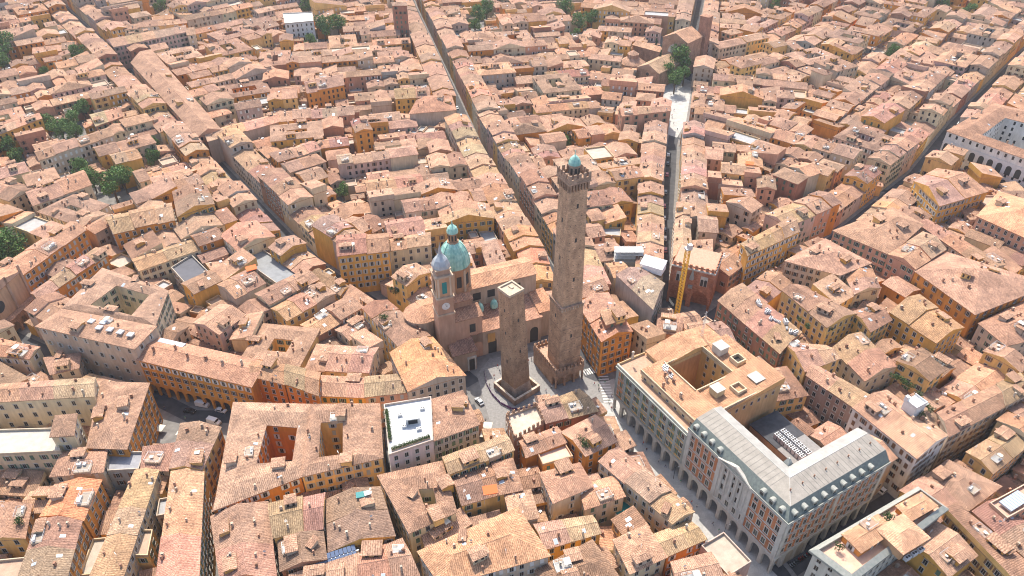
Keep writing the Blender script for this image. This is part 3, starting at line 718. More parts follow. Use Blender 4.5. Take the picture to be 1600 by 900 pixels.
part('dome', ['copper'], lambda mb: mb.lathe(*dc, [(6.1, 37.1), (5.95, 39.0), (5.5, 41.2), (4.7, 43.4), (3.6, 45.2), (2.4, 46.4), (2.2, 46.6)], 16, 0, ph=CA + math.pi / 16))
def ribs(mb):
    pr = [(6.1, 37.1), (5.95, 39.0), (5.5, 41.2), (4.7, 43.4), (3.6, 45.2), (2.4, 46.4)]
    for i in range(8):
        a = CA + math.pi / 8 + i * math.pi / 4
        for (r0, z0), (r1, z1) in zip(pr, pr[1:]): mb.tube((dc[0] + r0 * math.cos(a), dc[1] + r0 * math.sin(a), z0), (dc[0] + r1 * math.cos(a), dc[1] + r1 * math.sin(a), z1), .2, .2, 6, 0)
part('dome_ribs', ['copper'], ribs)
lant = part('dome_lantern', ['wall'], lambda mb: mb.lathe(*dc, [(2.3, 46.4), (2.3, 47.0), (1.7, 47.1), (1.7, 50.2), (2.2, 50.4), (2.2, 50.8)], 8, 0, (.44, .26, .16), ph=CA))
part('lantern_cupola', ['copper'], lambda mb: mb.lathe(*dc, [(2.2, 50.8), (2.15, 51.6), (1.7, 52.8), (.9, 53.6), (.35, 54.0), (.25, 54.6), (.1, 55.8)], 12, 0), smooth=True)
for i in range(8):
    a = CA + math.pi / 8 + i * math.pi / 4; c = (dc[0] + 1.6 * math.cos(a), dc[1] + 1.6 * math.sin(a)); part('lantern_window', ['dark'], lambda mb: mb.obox(*c, .1, .32, a, 47.6, 49.8, 0))
# bell tower
cf_ = cf; cf = FR(cf_.P(-2.4, -.6), CA)
def bell(mb):
    cf.box(mb, 0, 6.4, 2.0, 8.4, 0, 25.5, 0, SAL); cf.box(mb, -.25, 6.65, 1.75, 8.65, 25.5, 26.2, 0, CRM)
    cf.box(mb, .1, 6.3, 2.1, 8.3, 26.2, 33.2, 0, SAL); cf.box(mb, -.3, 6.7, 1.7, 8.7, 33.2, 33.9, 0, CRM)
    cf.box(mb, .3, 6.1, 2.3, 8.1, 33.9, 42.6, 0, (.54, .34, .22)); cf.box(mb, -.25, 6.65, 1.75, 8.65, 42.6, 43.3, 0, CRM); cf.box(mb, .7, 5.7, 2.7, 7.7, 43.3, 45.6, 0, (.46, .30, .22)); cf.box(mb, .2, 6.2, 2.2, 8.2, 45.6, 46.1, 0, CRM)
bt = part('bell_tower', ['wall'], bell)
bc = cf.P(3.2, 5.2)
part('spire', ['lead'], lambda mb: mb.lathe(*bc, [(3.5, 46.1), (3.3, 47.3), (2.5, 49.0), (1.3, 50.4), (.7, 51.4), (.45, 53.0), (.15, 54.8), (.06, 56.0)], 8, 0, ph=CA + math.pi / 8), smooth=False)
for i in range(4):
    ff = FR(bc, CA + i * math.pi / 2)
    part('belfry_opening', ['teal' if i in (0,) else 'dark'], lambda mb: ff.box(mb, -.9, .9, -2.98, -2.6, 35.4, 40.4, 0))
    for u in (-2.3, 2.3): part('belfry_pilaster', ['wall'], lambda mb: ff.box(mb, u - .35, u + .35, -3.1, -2.85, 33.9, 42.6, 0, (.62, .50, .38)))
cfz = FR(bc, CA); ck = MB()
n = 20; cc = cfz.P(0, -3.2); e = (math.cos(CA), math.sin(CA))
ring = [(cc[0] + e[0] * 1.55 * math.cos(a), cc[1] + e[1] * 1.55 * math.cos(a), 29.8 + 1.55 * math.sin(a)) for a in [2 * math.pi * i / n for i in range(n)]]
ck.face(ring, 0)
nrm = (math.sin(CA) * .12, -math.cos(CA) * .12)
r2 = [(x + nrm[0], y + nrm[1], z) for x, y, z in ring]
for i in range(n): ck.face([ring[i], ring[(i + 1) % n], r2[(i + 1) % n], r2[i]], 0)
ck.face(r2, 0); cl = ck.build('clock_face', ['white'], root, off)
mb = MB(); cfz.box(mb, -.08, .08, -3.36, -3.34, 29.8, 30.9, 0); cfz.box(mb, 0, .75, -3.36, -3.34, 29.72, 29.88, 0); mb.build('clock_hands', ['dark'], cl, off)
cl['label'] = 'white round clock face on the bell tower'
cf = cf_
part('front_chapel', ['wall'], lambda mb: cf.box(mb, 4.02, 15, 2.2, 8, 0, 20.5, 0, (.56, .34, .24)))
part('front_chapel_roof', ['tile', 'wall'], lambda mb: roof_quad(mb, cf.rect(4.6, 15, 2.2, 8), 20.5, 'shed', (.40, .24, .17), SAL, pitch=.35))
part('chapel_window', ['dark'], lambda mb: cf.box(mb, 9.8, 12.2, 2.15, 2.4, 13.5, 17.5, 0))
part('portal_wall', ['wall'], lambda mb: cf.box(mb, 1, 10, -4, 2, 0, 9.5, 0, (.44, .32, .24)))
part('portal_roof', ['tile', 'wall'], lambda mb: roof_quad(mb, cf.rect(1, 10, -4, 1.9), 9.5, 'shed', (.36, .22, .17), CRM, pitch=.35))
part('portal', ['dark'], lambda mb: cf.box(mb, 7.0, 9.2, -4.04, -3.7, 0, 5.6, 0)); part('portal_surround', ['stone'], lambda mb: (cf.box(mb, 6.4, 6.98, -4.3, -3.9, 0, 6.2, 0), cf.box(mb, 9.22, 9.8, -4.3, -3.9, 0, 6.2, 0), cf.box(mb, 6.2, 10, -4.4, -3.9, 6.2, 7.0, 0)))
# apse to the left
ac = cf.P(-5.5, 14.5)
def apse(mb):
    mb.lathe(*ac, [(6.6, 0), (6.6, 19.0)], 16, 0, CRM)
part('apse_wall', ['wall'], apse)
def apr(mb):
    for i in range(16):
        a, b = 2 * math.pi * i / 16, 2 * math.pi * (i + 1) / 16
        slope_face(mb, [(ac[0] + 7.1 * math.cos(a), ac[1] + 7.1 * math.sin(a), 19.0), (ac[0] + 7.1 * math.cos(b), ac[1] + 7.1 * math.sin(b), 19.0), (ac[0], ac[1], 21.8)], (.48, .29, .2))
    mb.face([(ac[0] + 7.1 * math.cos(2 * math.pi * i / 16), ac[1] + 7.1 * math.sin(2 * math.pi * i / 16), 18.96) for i in range(16)][::-1], 0, CRM)
part('apse_roof', ['tile'], apr)
part('apse_window', ['dark'], lambda mb: mb.obox(ac[0] + .6, ac[1] - 6.55, .6, .12, 0, 13, 15.6, 0))
part('choir_wall', ['wall'], lambda mb: cf.box(mb, -5.5, 2.5, 9.5, 21, 0, 19.4, 0, CRM)); part('choir_roof', ['tile', 'wall'], lambda mb: roof_quad(mb, cf.rect(-5.5, 2.4, 9.5, 21), 19.4, 'gable', (.5, .3, .2), CRM))
tag(root, 'salmon church with green copper dome and silver-capped clock tower', 'church')
FOOT.append((cf.rect(-12, 46, 2, 28), None)); FOOT.append((cf.rect(0, 16, -5, 8), None)); FOOT.append((cf.rect(14, 47, -14, 4), None))

# ================================================================== the two palaces on the wide street
pc = U(1231, 816, 25); pe = U(1078, 668, 25); pang = math.atan2(pc[1] - pe[1], pc[0] - pe[0])
# frame: u runs down the front towards the camera corner, v back away from the street; origin at the far left of the grey palace
pf = FR(pe, pang); PL = dist(pc, pe); PD = 42.0
def strip(mb, u0, u1, z0, z1, d, m, t=(1, 1, 1), side=None):
    pf.box(mb, u0, u1, -d, .2, z0, z1, m, t)
root = empty('grey_roofed_palace', (*pf.P(PL / 2, 20), 0)); off = (*pf.P(PL / 2, 20), 0)
BRK, STN = (.52, .215, .105), (.60, .57, .52)
def body(mb):
    pf.box(mb, 0, PL, 0, 13, 7.6, 25, 0, BRK); pf.box(mb, .02, PL - .02, 4.2, 12.98, 0, 7.6, 0, (.45, .38, .3))
    pf.box(mb, PL - 13, PL, 13, PD, 7.6, 25, 0, (.50, .24, .14)); pf.box(mb, PL - 12.98, PL - 4.2, 13, PD - .02, 0, 7.6, 0, (.45, .38, .3))
part('wall', ['wall'], body)
part('arcade', ['stone'], lambda mb: (arcade(mb, pf.P(0, -.05), pf.P(PL, -.05), 0, 4.6, 7.6, 9, 1.3, 1.0, 0, (1, 1, 1)), arcade(mb, pf.P(PL + .05, 0), pf.P(PL + .05, PD), 0, 4.6, 7.6, 9, 1.3, 1.0, 0, (1, 1, 1))))
def trims(mb):
    for z0, z1, d in ((7.6, 8.1, .35), (12.6, 12.9, .2), (17.2, 17.5, .2), (24.2, 24.6, .5), (24.6, 25.05, .9)):
        pf.box(mb, -.1, PL + d, -d, .02, z0, z1, 0); pf.box(mb, PL - .02, PL + d, 0, PD, z0, z1, 0)
part('string_courses', ['stone'], trims)
for u in (.6, 14.0, 26.5, PL - .7):
    part('pilaster', ['stone'], lambda mb: pf.box(mb, u - .7, u + .7, -.3, .1, 8.1, 24.2, 0))
for v in (.75, PD / 2, PD - .8): part('pilaster', ['stone'], lambda mb: pf.box(mb, PL - .1, PL + .3, v - .7, v + .7, 8.1, 24.2, 0))
for k in range(6):
    u = 15.6 + k * 1.9 + .3; part('half_column', ['stone'], lambda mb: mb.lathe(*pf.P(u, -.25), [(.42, 12.9), (.38, 23.6), (.55, 23.7), (.55, 24.2)], 10, 0))
part('centre_panel', ['stone'], lambda mb: pf.box(mb, 14.7, 25.8, -.12, .1, 8.1, 24.2, 0))
def ped(mb):
    P3 = lambda u, v, z: (*pf.P(u, v), z)
    def tri(u0, u1, v0, v1, z0, z1):
        A = [P3(u0, v0, z0), P3(u1, v0, z0), P3((u0 + u1) / 2, v0, z1)]; B = [P3(u0, v1, z0), P3(u1, v1, z0), P3((u0 + u1) / 2, v1, z1)]
        mb.face(A, 0); mb.face(B[::-1], 0)
        for i in range(3): mb.face([A[i], B[i], B[(i + 1) % 3], A[(i + 1) % 3]], 0)
    tri(14.0, 26.5, -.45, .5, 25.06, 27.4)
    for (ua, ub) in ((13.6, 20.25), (26.9, 20.25)):
        mb.tube(P3(ua, -.75, 25.2), P3(ub, -.75, 27.75), .3, .3, 6, 0)
part('pediment', ['stone'], ped)
wu = [u for u in np.linspace(2.2, PL - 2.2, 13)]
for z in (10.3, 15.0, 19.4, 22.4):
    for u in wu:
        if z == 22.4 and False: continue
        p = pf.P(u, -.13 if 14.5 < u < 26 else -.01); inst('window', win_mesh('frame', 'sh_white'), root, (p[0] - off[0], p[1] - off[1], z), pf.a + math.pi, (1.15, 1.3, 1.25 if z < 22 else .7))
    for v in np.linspace(2.2, PD - 2.2, 13):
        p = pf.P(PL + .01, v); inst('window', win_mesh('frame', 'sh_white'), root, (p[0] - off[0], p[1] - off[1], z), pf.a - math.pi / 2, (1.15, 1.3, 1.25 if z < 22 else .7))
def mans(mb):
    def slant(poly_o, poly_i, z0, z1):
        for i in range(len(poly_o)):
            j = (i + 1) % len(poly_o); mb.face([(*poly_o[i], z0), (*poly_o[j], z0), (*poly_i[j], z1), (*poly_i[i], z1)], 0)
    O = [pf.P(*q) for q in ((0, -.5), (PL + .5, -.5), (PL + .5, PD), (PL - 13, PD), (PL - 13, 13), (0, 13))]
    I = [pf.P(*q) for q in ((.2, 1.9), (PL - 1.9, 1.9), (PL - 1.9, PD - .2), (PL - 12, PD - .2), (PL - 12, 12), (.2, 12))]
    slant(O, I, 25.06, 28.4); mb.face([(*p, 25.055) for p in O[::-1]], 0)
part('mansard', ['slate'], mans)
def ztop(mb):
    A = lambda u, v, z: (*pf.P(u, v), z)
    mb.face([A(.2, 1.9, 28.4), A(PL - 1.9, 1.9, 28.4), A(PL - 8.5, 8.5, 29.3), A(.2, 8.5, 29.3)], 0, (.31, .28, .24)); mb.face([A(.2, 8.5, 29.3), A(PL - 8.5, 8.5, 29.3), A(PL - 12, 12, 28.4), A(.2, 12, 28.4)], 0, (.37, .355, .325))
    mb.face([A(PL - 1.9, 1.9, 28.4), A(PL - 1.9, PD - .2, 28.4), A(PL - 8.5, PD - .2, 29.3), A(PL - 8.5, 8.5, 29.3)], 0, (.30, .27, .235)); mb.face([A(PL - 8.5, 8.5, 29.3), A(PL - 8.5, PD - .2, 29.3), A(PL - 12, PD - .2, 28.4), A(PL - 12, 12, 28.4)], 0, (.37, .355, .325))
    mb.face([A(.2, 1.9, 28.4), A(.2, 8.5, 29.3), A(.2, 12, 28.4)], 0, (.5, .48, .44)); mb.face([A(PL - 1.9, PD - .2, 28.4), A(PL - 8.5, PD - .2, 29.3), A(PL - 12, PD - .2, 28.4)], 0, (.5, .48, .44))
part('zinc_roof', ['flat'], ztop)
def seams(mb):
    A = lambda u, v, z: (*pf.P(u, v), z)
    for u in np.arange(1.5, PL - 9, 1.6): mb.tube(A(u, 2.0, 28.45), A(u, 8.4, 29.3), .05, .05, 4, 0, (.26, .25, .23))
    for v in np.arange(9.5, PD - 1, 1.6): mb.tube(A(PL - 2.0, v, 28.45), A(PL - 8.4, v, 29.3), .05, .05, 4, 0, (.26, .25, .23))
    mb.tube(A(.3, 8.5, 29.32), A(PL - 8.5, 8.5, 29.32), .1, .1, 5, 0, (.5, .48, .45)); mb.tube(A(PL - 8.5, 8.5, 29.32), A(PL - 8.5, PD - .3, 29.32), .1, .1, 5, 0, (.5, .48, .45)); mb.tube(A(PL - 1.9, 1.9, 28.45), A(PL - 8.5, 8.5, 29.32), .09, .09, 5, 0, (.5, .48, .45))
part('roof_seams', ['flat'], seams)
dm = MB(); dm.box(-.85, .85, -.2, 1.9, 0, 1.6, 0); dm.box(-.55, .55, -.24, -.2, .25, 1.45, 2)
for i in range(6):
    a, b = math.pi * i / 6, math.pi * (i + 1) / 6
    dm.face([(-.95 * math.cos(a), -.35, 1.6 + .75 * math.sin(a)), (-.95 * math.cos(b), -.35, 1.6 + .75 * math.sin(b)), (-.95 * math.cos(b), 2.0, 1.6 + .75 * math.sin(b)), (-.95 * math.cos(a), 2.0, 1.6 + .75 * math.sin(a))], 1)
dm.face([(-.95 * math.cos(math.pi * i / 6), -.35, 1.6 + .75 * math.sin(math.pi * i / 6)) for i in range(7)], 1)
M['palecopper'] = mat('pale_copper', (.31, .315, .28), rough=.6, noise=[(1.2, (1, 1, .4), (.8, .85, .85), (1.15, 1.1, 1.1), 4.0, 'p')])
DMM = dm.mesh('dormer', ['palecopper', 'palecopper', 'glass'])
for u in [x for x in np.linspace(2.0, PL - 3.0, 11) if not 13 < x < 27.5]:
    p = pf.P(u, .15); inst('dormer', DMM, root, (p[0] - off[0], p[1] - off[1], 25.3), pf.a, 1.0)
for v in np.linspace(2.6, PD - 8, 9):
    p = pf.P(PL - .15, v); inst('dormer', DMM, root, (p[0] - off[0], p[1] - off[1], 25.3), pf.a + math.pi / 2, 1.0)
for u in np.linspace(4, PL - 14, 5):
    p = pf.P(u, 12.6); inst('dormer', DMM, root, (p[0] - off[0], p[1] - off[1], 25.3), pf.a + math.pi, .9)
for v in np.linspace(2.6, PD - 6, 8):
    p = pf.P(PL - 5.5, v + 3); inst('roof_vent', CHIM[0], root, (p[0] - off[0], p[1] - off[1], 28.9), pf.a, .45)
part('gutter_balustrade', ['palecopper'], lambda mb: (pf.box(mb, 0, PL + .85, -.85, -.6, 25.06, 25.5, 0), pf.box(mb, PL + .6, PL + .85, -.6, PD, 25.06, 25.5, 0)))
part('roof_pyramid', ['zinc'], lambda mb: mb.obox(*pf.P(PL - 13.2, 13.2), 2.0, 2.0, pf.a, 25.2, 30.2, 0, topscale=.12))
tag(root, 'large brick and stone palace with grey mansard roof, dormers and street arcade', 'palace')
FOOT.append((pf.rect(0, PL, -1, PD), None))
# courtyard buildings of that palace
root = empty('courtyard_hall', (*pf.P(12, 30), 0)); off = (*pf.P(12, 30), 0)
part('wall', ['wall'], lambda mb: (pf.box(mb, 2, 26, 27, 39, 0, 13, 0, (.4, .3, .22)), pf.box(mb, 8, 26.5, 20, 27, 0, 10, 0, (.55, .3, .12)), pf.box(mb, 1, 26.5, 13.1, 19.9, 0, 6, 0, (.4, .2, .13))))
part('roof', ['blackmetal'], lambda mb: (pf.box(mb, 1.7, 14, 26.7, 39.3, 13, 13.4, 0), pf.box(mb, 2, 8, 20, 26.6, 9.6, 10.0, 0)))
part('paved_roof', ['pave'], lambda mb: pf.box(mb, 14.05, 26, 26.7, 39.3, 13, 13.35, 0))
part('yellow_terrace', ['terra'], lambda mb: pf.box(mb, 14, 26.3, 20.2, 26.6, 10, 10.3, 0)); part('low_roof', ['terra'], lambda mb: pf.box(mb, 1.2, 26.3, 13.3, 19.7, 6, 6.3, 0))
for i in range(2):
    for j in range(8):
        p = pf.P(10.5 + j * 1.5, 30 + i * 2.8); inst('air_conditioner', AC, root, (p[0] - off[0], p[1] - off[1], 13.4), pf.a + math.pi / 2, (1.2, 1.3, 2.0))
for j in range(4):
    p = pf.P(15 + j * 2.4, 23.4); inst('vent_box', AC, root, (p[0] - off[0], p[1] - off[1], 10.3), pf.a, (1.3, 1.2, 1.2))
tag(root, 'black flat-roofed hall with white cooling units inside the grey palace courtyard', 'hall')
# yellow palace
YL = 37.0; root = empty('yellow_palace', (*pf.P(-YL / 2, 20), 0)); off = (*pf.P(-YL / 2, 20), 0)
YEL, YD = (.66, .42, .18), 40.5
def ybody(mb):
    pf.box(mb, -YL, -.03, 0, 12, 7.6, 21.5, 0, YEL); pf.box(mb, -YL + .02, -.05, 4.2, 11.98, 0, 7.6, 0, (.4, .34, .26))
    pf.box(mb, -YL, -YL + 10, 12, YD, 0, 21.5, 0, (.56, .30, .16)); pf.box(mb, -11, -.03, 12, YD, 0, 24.0, 0, (.58, .42, .22)); pf.box(mb, -YL + 10, -11, YD - 11, YD, 0, 24.2, 0, YEL)
    pf.box(mb, -YL + 9, -.5, 3.4, 12, 21.5, 24.6, 0, (.62, .46, .26)); pf.box(mb, -YL + 1, -YL + 10, 12, YD - 1, 21.5, 23.5, 0, (.62, .46, .26))
part('wall', ['wall'], ybody)
part('arcade', ['stone'], lambda mb: (arcade(mb, pf.P(-YL, -.05), pf.P(-.03, -.05), 0, 4.6, 7.6, 8, 1.3, 1.0, 0, (1, 1, 1))))
TRM = (.36, .37, .33)
def ytrim(mb):
    for z0, z1, d in ((7.6, 8.1, .35), (12.6, 12.9, .2), (17.0, 17.3, .2), (20.7, 21.2, .4), (21.2, 21.6, .8)): pf.box(mb, -YL - .02, -.04, -d, .02, z0, z1, 0, TRM)
    for k in range(9):
        u = -YL + .6 + k * (YL - 1.2) / 8; pf.box(mb, u - .55, u + .55, -.18, .03, 8.1, 20.7, 0, TRM)
part('trim', ['wall'], ytrim)
part('corner_bay', ['wall'], lambda mb: pf.box(mb, -YL + 1.2, -YL + 4.6, -.1, .02, 8.12, 20.68, 0, (.60, .26, .12)))
for z in (10.3, 14.9, 18.9):
    for k in range(12):
        u = -YL + 1.9 + k * (YL - 3.8) / 11; p = pf.P(u, -.03); inst('window', win_mesh('open', 'sh_green'), root, (p[0] - off[0], p[1] - off[1], z), pf.a + math.pi, 1.1)
for z in (10.3, 14.9, 18.9):
    for k in range(9):
        p = pf.P(-YL - .01, 3 + k * 4.2); inst('window', win_mesh('frame', 'sh_white'), root, (p[0] - off[0], p[1] - off[1], z), pf.a + math.pi / 2, 1.1)
for z in (22.9,):
    for k in range(7):
        p = pf.P(-YL + 11 + k * 3.9, 3.39); inst('window', win_mesh('plain', 'sh_white'), root, (p[0] - off[0], p[1] - off[1], z), pf.a + math.pi, .9)
for z in (10, 14, 18, 21.6):
    for k in range(4):
        p = pf.P(-YL + 13.5 + k * 3.8, YD - 11.01); inst('window', win_mesh('plain', 'sh_white'), root, (p[0] - off[0], p[1] - off[1], z), pf.a + math.pi, .9)
for k in range(8):
    p = pf.P(-.02, 14 + k * 3.3); inst('window', win_mesh('plain', 'sh_white'), root, (p[0] - off[0], p[1] - off[1], 21.5), pf.a - math.pi / 2, .8)
LT = (.50, .30, .19)
def yroof(mb):
    roof_quad(mb, pf.rect(-YL + 9, -.5, 3.4, 12), 24.6, 'shed', LT, YEL, pitch=.12); roof_quad(mb, pf.rect(-11, -.2, 12.2, YD), 24.02, 'shed', LT, YEL, pitch=.12)
    roof_quad(mb, pf.rect(-YL + 10.2, -11.2, YD - 11, YD), 24.3, 'shed', LT, YEL, pitch=.12); roof_quad(mb, pf.rect(-YL + 1, -YL + 10, 12, YD - 1), 23.5, 'gable', LT, YEL, pitch=.16)
part('roof', ['tile', 'wall'], yroof)
part('terrace_floor', ['terra'], lambda mb: (pf.box(mb, -YL + .3, -.3, .3, 3.38, 21.5, 21.62, 0), pf.box(mb, -YL + .3, -YL + 8.9, 3.4, 12, 21.5, 21.62, 0)))
KB = (.62, .50, .34)
for (u0, u1, v0, v1, z) in ((-YL + 8.7, -.3, 3.0, 3.3, 24.9), (-11.3, -10.9, 12.6, YD - 11.4, 25.0), (-YL + 10.3, -11.3, YD - 11.5, YD - 11.2, 25.0), (-.5, -.1, 3.5, YD, 25.3), (-YL + 10, -11, 11.7, 12.1, 25.6), (-YL + 9.9, -YL + 10.2, 12.2, YD - 11.5, 24.2)):
    part('roof_kerb', ['wall'], lambda mb: pf.box(mb, u0, u1, v0, v1, 23.4, z + .45, 0, KB))
for (u, v) in ((-4.5, 24.5), (-15, 34.5)):
    for (a_, b_, c_, d_) in ((-2, 2, -2, -1.6), (-2, 2, 1.6, 2), (-2, -1.6, -1.6, 1.6), (1.6, 2, -1.6, 1.6)): part('light_well_wall', ['wall'], lambda mb: pf.box(mb, u + a_, u + b_, v + c_, v + d_, 23.8, 26.6, 0, KB))
    part('light_well', ['dark'], lambda mb: pf.box(mb, u - 1.6, u + 1.6, v - 1.6, v + 1.6, 23.8, 25.2, 0))
part('parapet', ['wall'], lambda mb: (pf.box(mb, -YL, -.05, -.3, .28, 21.6, 22.5, 0, (.5, .48, .40)), pf.box(mb, -YL, -YL + .28, .3, 12, 21.6, 22.5, 0, (.62, .46, .26))))
for a_ in ((-9, -5.5, 16, 19.5, 24, 27.2, (.62, .5, .3)), (-24, -20, 31, 35, 24, 27.6, (.6, .56, .5)), (-7, -3, 31, 35, 24, 26.4, (.62, .5, .3))):
    sh_ = part('stair_house', ['wall'], lambda mb: pf.box(mb, *a_[:6], 0, a_[6])); part('flat_cap', ['flat'], lambda mb: pf.box(mb, a_[0] - .2, a_[1] + .2, a_[2] - .2, a_[3] + .2, a_[5], a_[5] + .2, 0, (.5, .47, .42)), sh_)
for k in range(9):
    p = pf.P(-YL + 12 + rng.uniform(0, 6), 9 + rng.uniform(0, 2)); inst('air_conditioner', AC, root, (p[0] - off[0], p[1] - off[1], 25.0), pf.a, rng.uniform(.8, 1.2))
for k in range(7):
    p = pf.P(rng.uniform(-YL + 2, -2), rng.uniform(4, 11)); inst('chimney', rng.choice(CHIM), root, (p[0] - off[0], p[1] - off[1], 25.2), pf.a)
mb = MB()
for (u, v) in ((0, 0), (.7, 0), (.7, .7), (0, .7)): mb.tube((*pf.P(-YL + 5 + u, 33 + v), 23.5), (*pf.P(-YL + 5.3 + u * .2, 33.3 + v * .2), 36), .06, .05, 5, 0)
for k in range(10):
    z = 24.5 + k * 1.15; mb.tube((*pf.P(-YL + 5, 33), z), (*pf.P(-YL + 5.7, 33.7), z + .6), .04, .04, 4, 0)
mb.build('antenna_mast', ['metal'], root, off)
tag(root, 'long yellow palace with street arcade and terracotta roof beside the grey-roofed palace', 'palace')
FOOT.append((pf.rect(-YL, 0, -1, YD), None))

# ================================================================== gothic merchants' palace, crane
mq = ccw([U(*p, 20) for p in [(1050, 412), (1072, 386), (1167, 396), (1118, 428)]])
k = max(range(4), key=lambda i: -(mq[i][0] * .9 + mq[i][1])); a0 = U(1050, 412, 20); a1 = U(1118, 428, 20)
mang = math.atan2(a1[1] - a0[1], a1[0] - a0[0]); mf = FR(a0, mang); ML = dist(a0, a1)
root = empty('gothic_brick_palace', (*mf.P(ML / 2, 8), 0)); off = (*mf.P(ML / 2, 8), 0)
MB_T = (.40, .19, .12)
part('wall', ['brick'], lambda mb: (mf.box(mb, 0, ML, 0, 16, 9.5, 20, 0, MB_T), mf.box(mb, 0, ML, 4, 16, 0, 9.5, 0, MB_T)))
part('arcade', ['brick'], lambda mb: arcade(mb, mf.P(0, -.05), mf.P(ML, -.05), 0, 4.6, 9.5, 2, 2.0, .9, 0, MB_T, seg=10, pointed=True))
mm = MB(); mm.box(-.55, .55, 0, .5, 0, 1.7, 0, MB_T); merl2 = mm.mesh('merlon', ['brick'])
for k in range(8):
    p = mf.P((k + .5) * ML / 8, -.1); inst('merlon', merl2, root, (p[0] - off[0], p[1] - off[1], 20), mf.a)
for k in range(7):
    p = mf.P(ML + .1, (k + .5) * 16 / 7); inst('merlon', merl2, root, (p[0] - off[0], p[1] - off[1], 20), mf.a + math.pi / 2)
part('cornice', ['stone'], lambda mb: (mf.box(mb, -.1, ML + .3, -.35, 0, 19.2, 19.9, 0), mf.box(mb, ML, ML + .3, 0, 16, 19.2, 19.9, 0)))
part('roof', ['terra'], lambda mb: (mf.box(mb, .4, ML - .4, 1.0, 4.5, 20, 20.5, 0), mf.box(mb, .4, ML - .4, 4.5, 15.6, 20, 20.3, 0)))
for u in (ML * .22, ML * .78):
    part('gothic_window', ['stone'], lambda mb: arcade(mb, mf.P(u - 1.5, -.12), mf.P(u + 1.5, -.12), 12.2, 15.0, 17.2, 2, .3, .1, 0, ONE, pointed=True))
    part('window_glass', ['dark'], lambda mb: mf.box(mb, u - 1.3, u + 1.3, -.04, .1, 12.3, 16.6, 0))
part('balcony_canopy', ['palecopper'], lambda mb: (mf.box(mb, ML / 2 - .9, ML / 2 + .9, -1.2, 0, 10.5, 11.6, 0), mb.lathe(*mf.P(ML / 2, -.5), [(1.0, 15.0), (.9, 16.0), (.05, 20.6)], 8, 0)))
tag(root, 'gothic red brick palace with pointed arches behind the yellow crane mast', 'palace')
FOOT.append((mf.rect(-1, ML + 1, -1, 16), None))
kc = U(1056, 500); root = empty('crane_mast', (*kc, 0)); off = (*kc, 0); mb = MB()
hs = .8
for sx in (-1, 1):
    for sy in (-1, 1): mb.obox(kc[0] + sx * hs, kc[1] + sy * hs, .13, .13, 0, 0, 36, 0)
mb.build('legs', ['yellow'], root, off); mb = MB()
for k in range(22):
    z = .5 + k * 1.6
    for (x0, y0, x1, y1) in ((-hs, -hs, hs, -hs), (hs, -hs, hs, hs), (hs, hs, -hs, hs), (-hs, hs, -hs, -hs)):
        mb.tube((kc[0] + x0, kc[1] + y0, z), (kc[0] + x1, kc[1] + y1, z + 1.6), .09, .09, 5, 0); mb.tube((kc[0] + x0, kc[1] + y0, z), (kc[0] + x1, kc[1] + y1, z), .07, .07, 5, 0)
mb.build('lattice', ['yellow'], root, off)
mb = MB(); mb.obox(*kc, 1.2, 1.2, .3, 36, 36.6, 0); mb.obox(kc[0] + .3, kc[1] - .8, .8, .9, .3, 36.6, 38.8, 0); mb.build('cab', ['metal'], root, off)
mb = MB(); mb.tube((kc[0], kc[1], 36.6), (kc[0] - .4, kc[1], 41), .3, .1, 6, 0); mb.build('peak', ['yellow'], root, off)
mb = MB(); mb.obox(*kc, 1.9, 1.9, 0, 0, .5, 0); mb.build('base', ['pave'], root, off)
tag(root, 'yellow lattice crane mast standing in front of the gothic brick palace', 'crane')

# ================================================================== buildings traced one by one (eave corners in photo pixels, eave height)
# orange palace with the arcade on the small square
oq = ccw([U(*p, 17) for p in [(262, 537), (400, 568), (393, 604), (216, 562)]])
oa, ob = U(216, 562, 17), U(393, 604, 17); of = FR(oa, math.atan2(ob[1] - oa[1], ob[0] - oa[0])); OL = dist(oa, ob)
root = empty('orange_palace', (*of.P(OL / 2, 6), 0)); off = (*of.P(OL / 2, 6), 0); OT = (.62, .30, .07)
part('wall', ['wall'], lambda mb: (of.box(mb, 0, OL, 0, 12, 5.6, 17, 0, OT), of.box(mb, 0, OL, 3.6, 12, 0, 5.6, 0, (.45, .26, .1))))
part('arcade', ['wall'], lambda mb: arcade(mb, of.P(0, -.04), of.P(OL, -.04), 0, 3.5, 5.6, 12, .9, .7, 0, OT))
part('roof', ['tile', 'wall'], lambda mb: roof_quad(mb, of.rect(0, OL, 0, 12), 17, 'gable', (.46, .27, .19), OT))
for z in (14.9, 11.2, 7.9):
    for k in range(14):
        p = of.P(1.8 + k * (OL - 3.6) / 13, -.02); inst('window', win_mesh('open' if z > 8 else 'plain', 'sh_white' if z > 12 else 'sh_brown'), root, (p[0] - off[0], p[1] - off[1], z), of.a + math.pi)
for k in range(6):
    p = of.P(4 + k * 7, 6 + rng.uniform(-2, 2)); inst('chimney', rng.choice(CHIM), root, (p[0] - off[0], p[1] - off[1], 18.7), of.a)
part('skylight_strip', ['skyl'], lambda mb: of.box(mb, 1, 12, 9.5, 11.6, 17.6, 18.1, 0))
tag(root, 'long orange palace with arcade facing the small square with parked vans', 'palace'); FOOT.append((of.rect(-.5, OL, -1, 12), None))
FOOT.append(([U(*p) for p in [(245, 612), (300, 640), (362, 632), (374, 650), (366, 700), (300, 725), (232, 712)]], None))

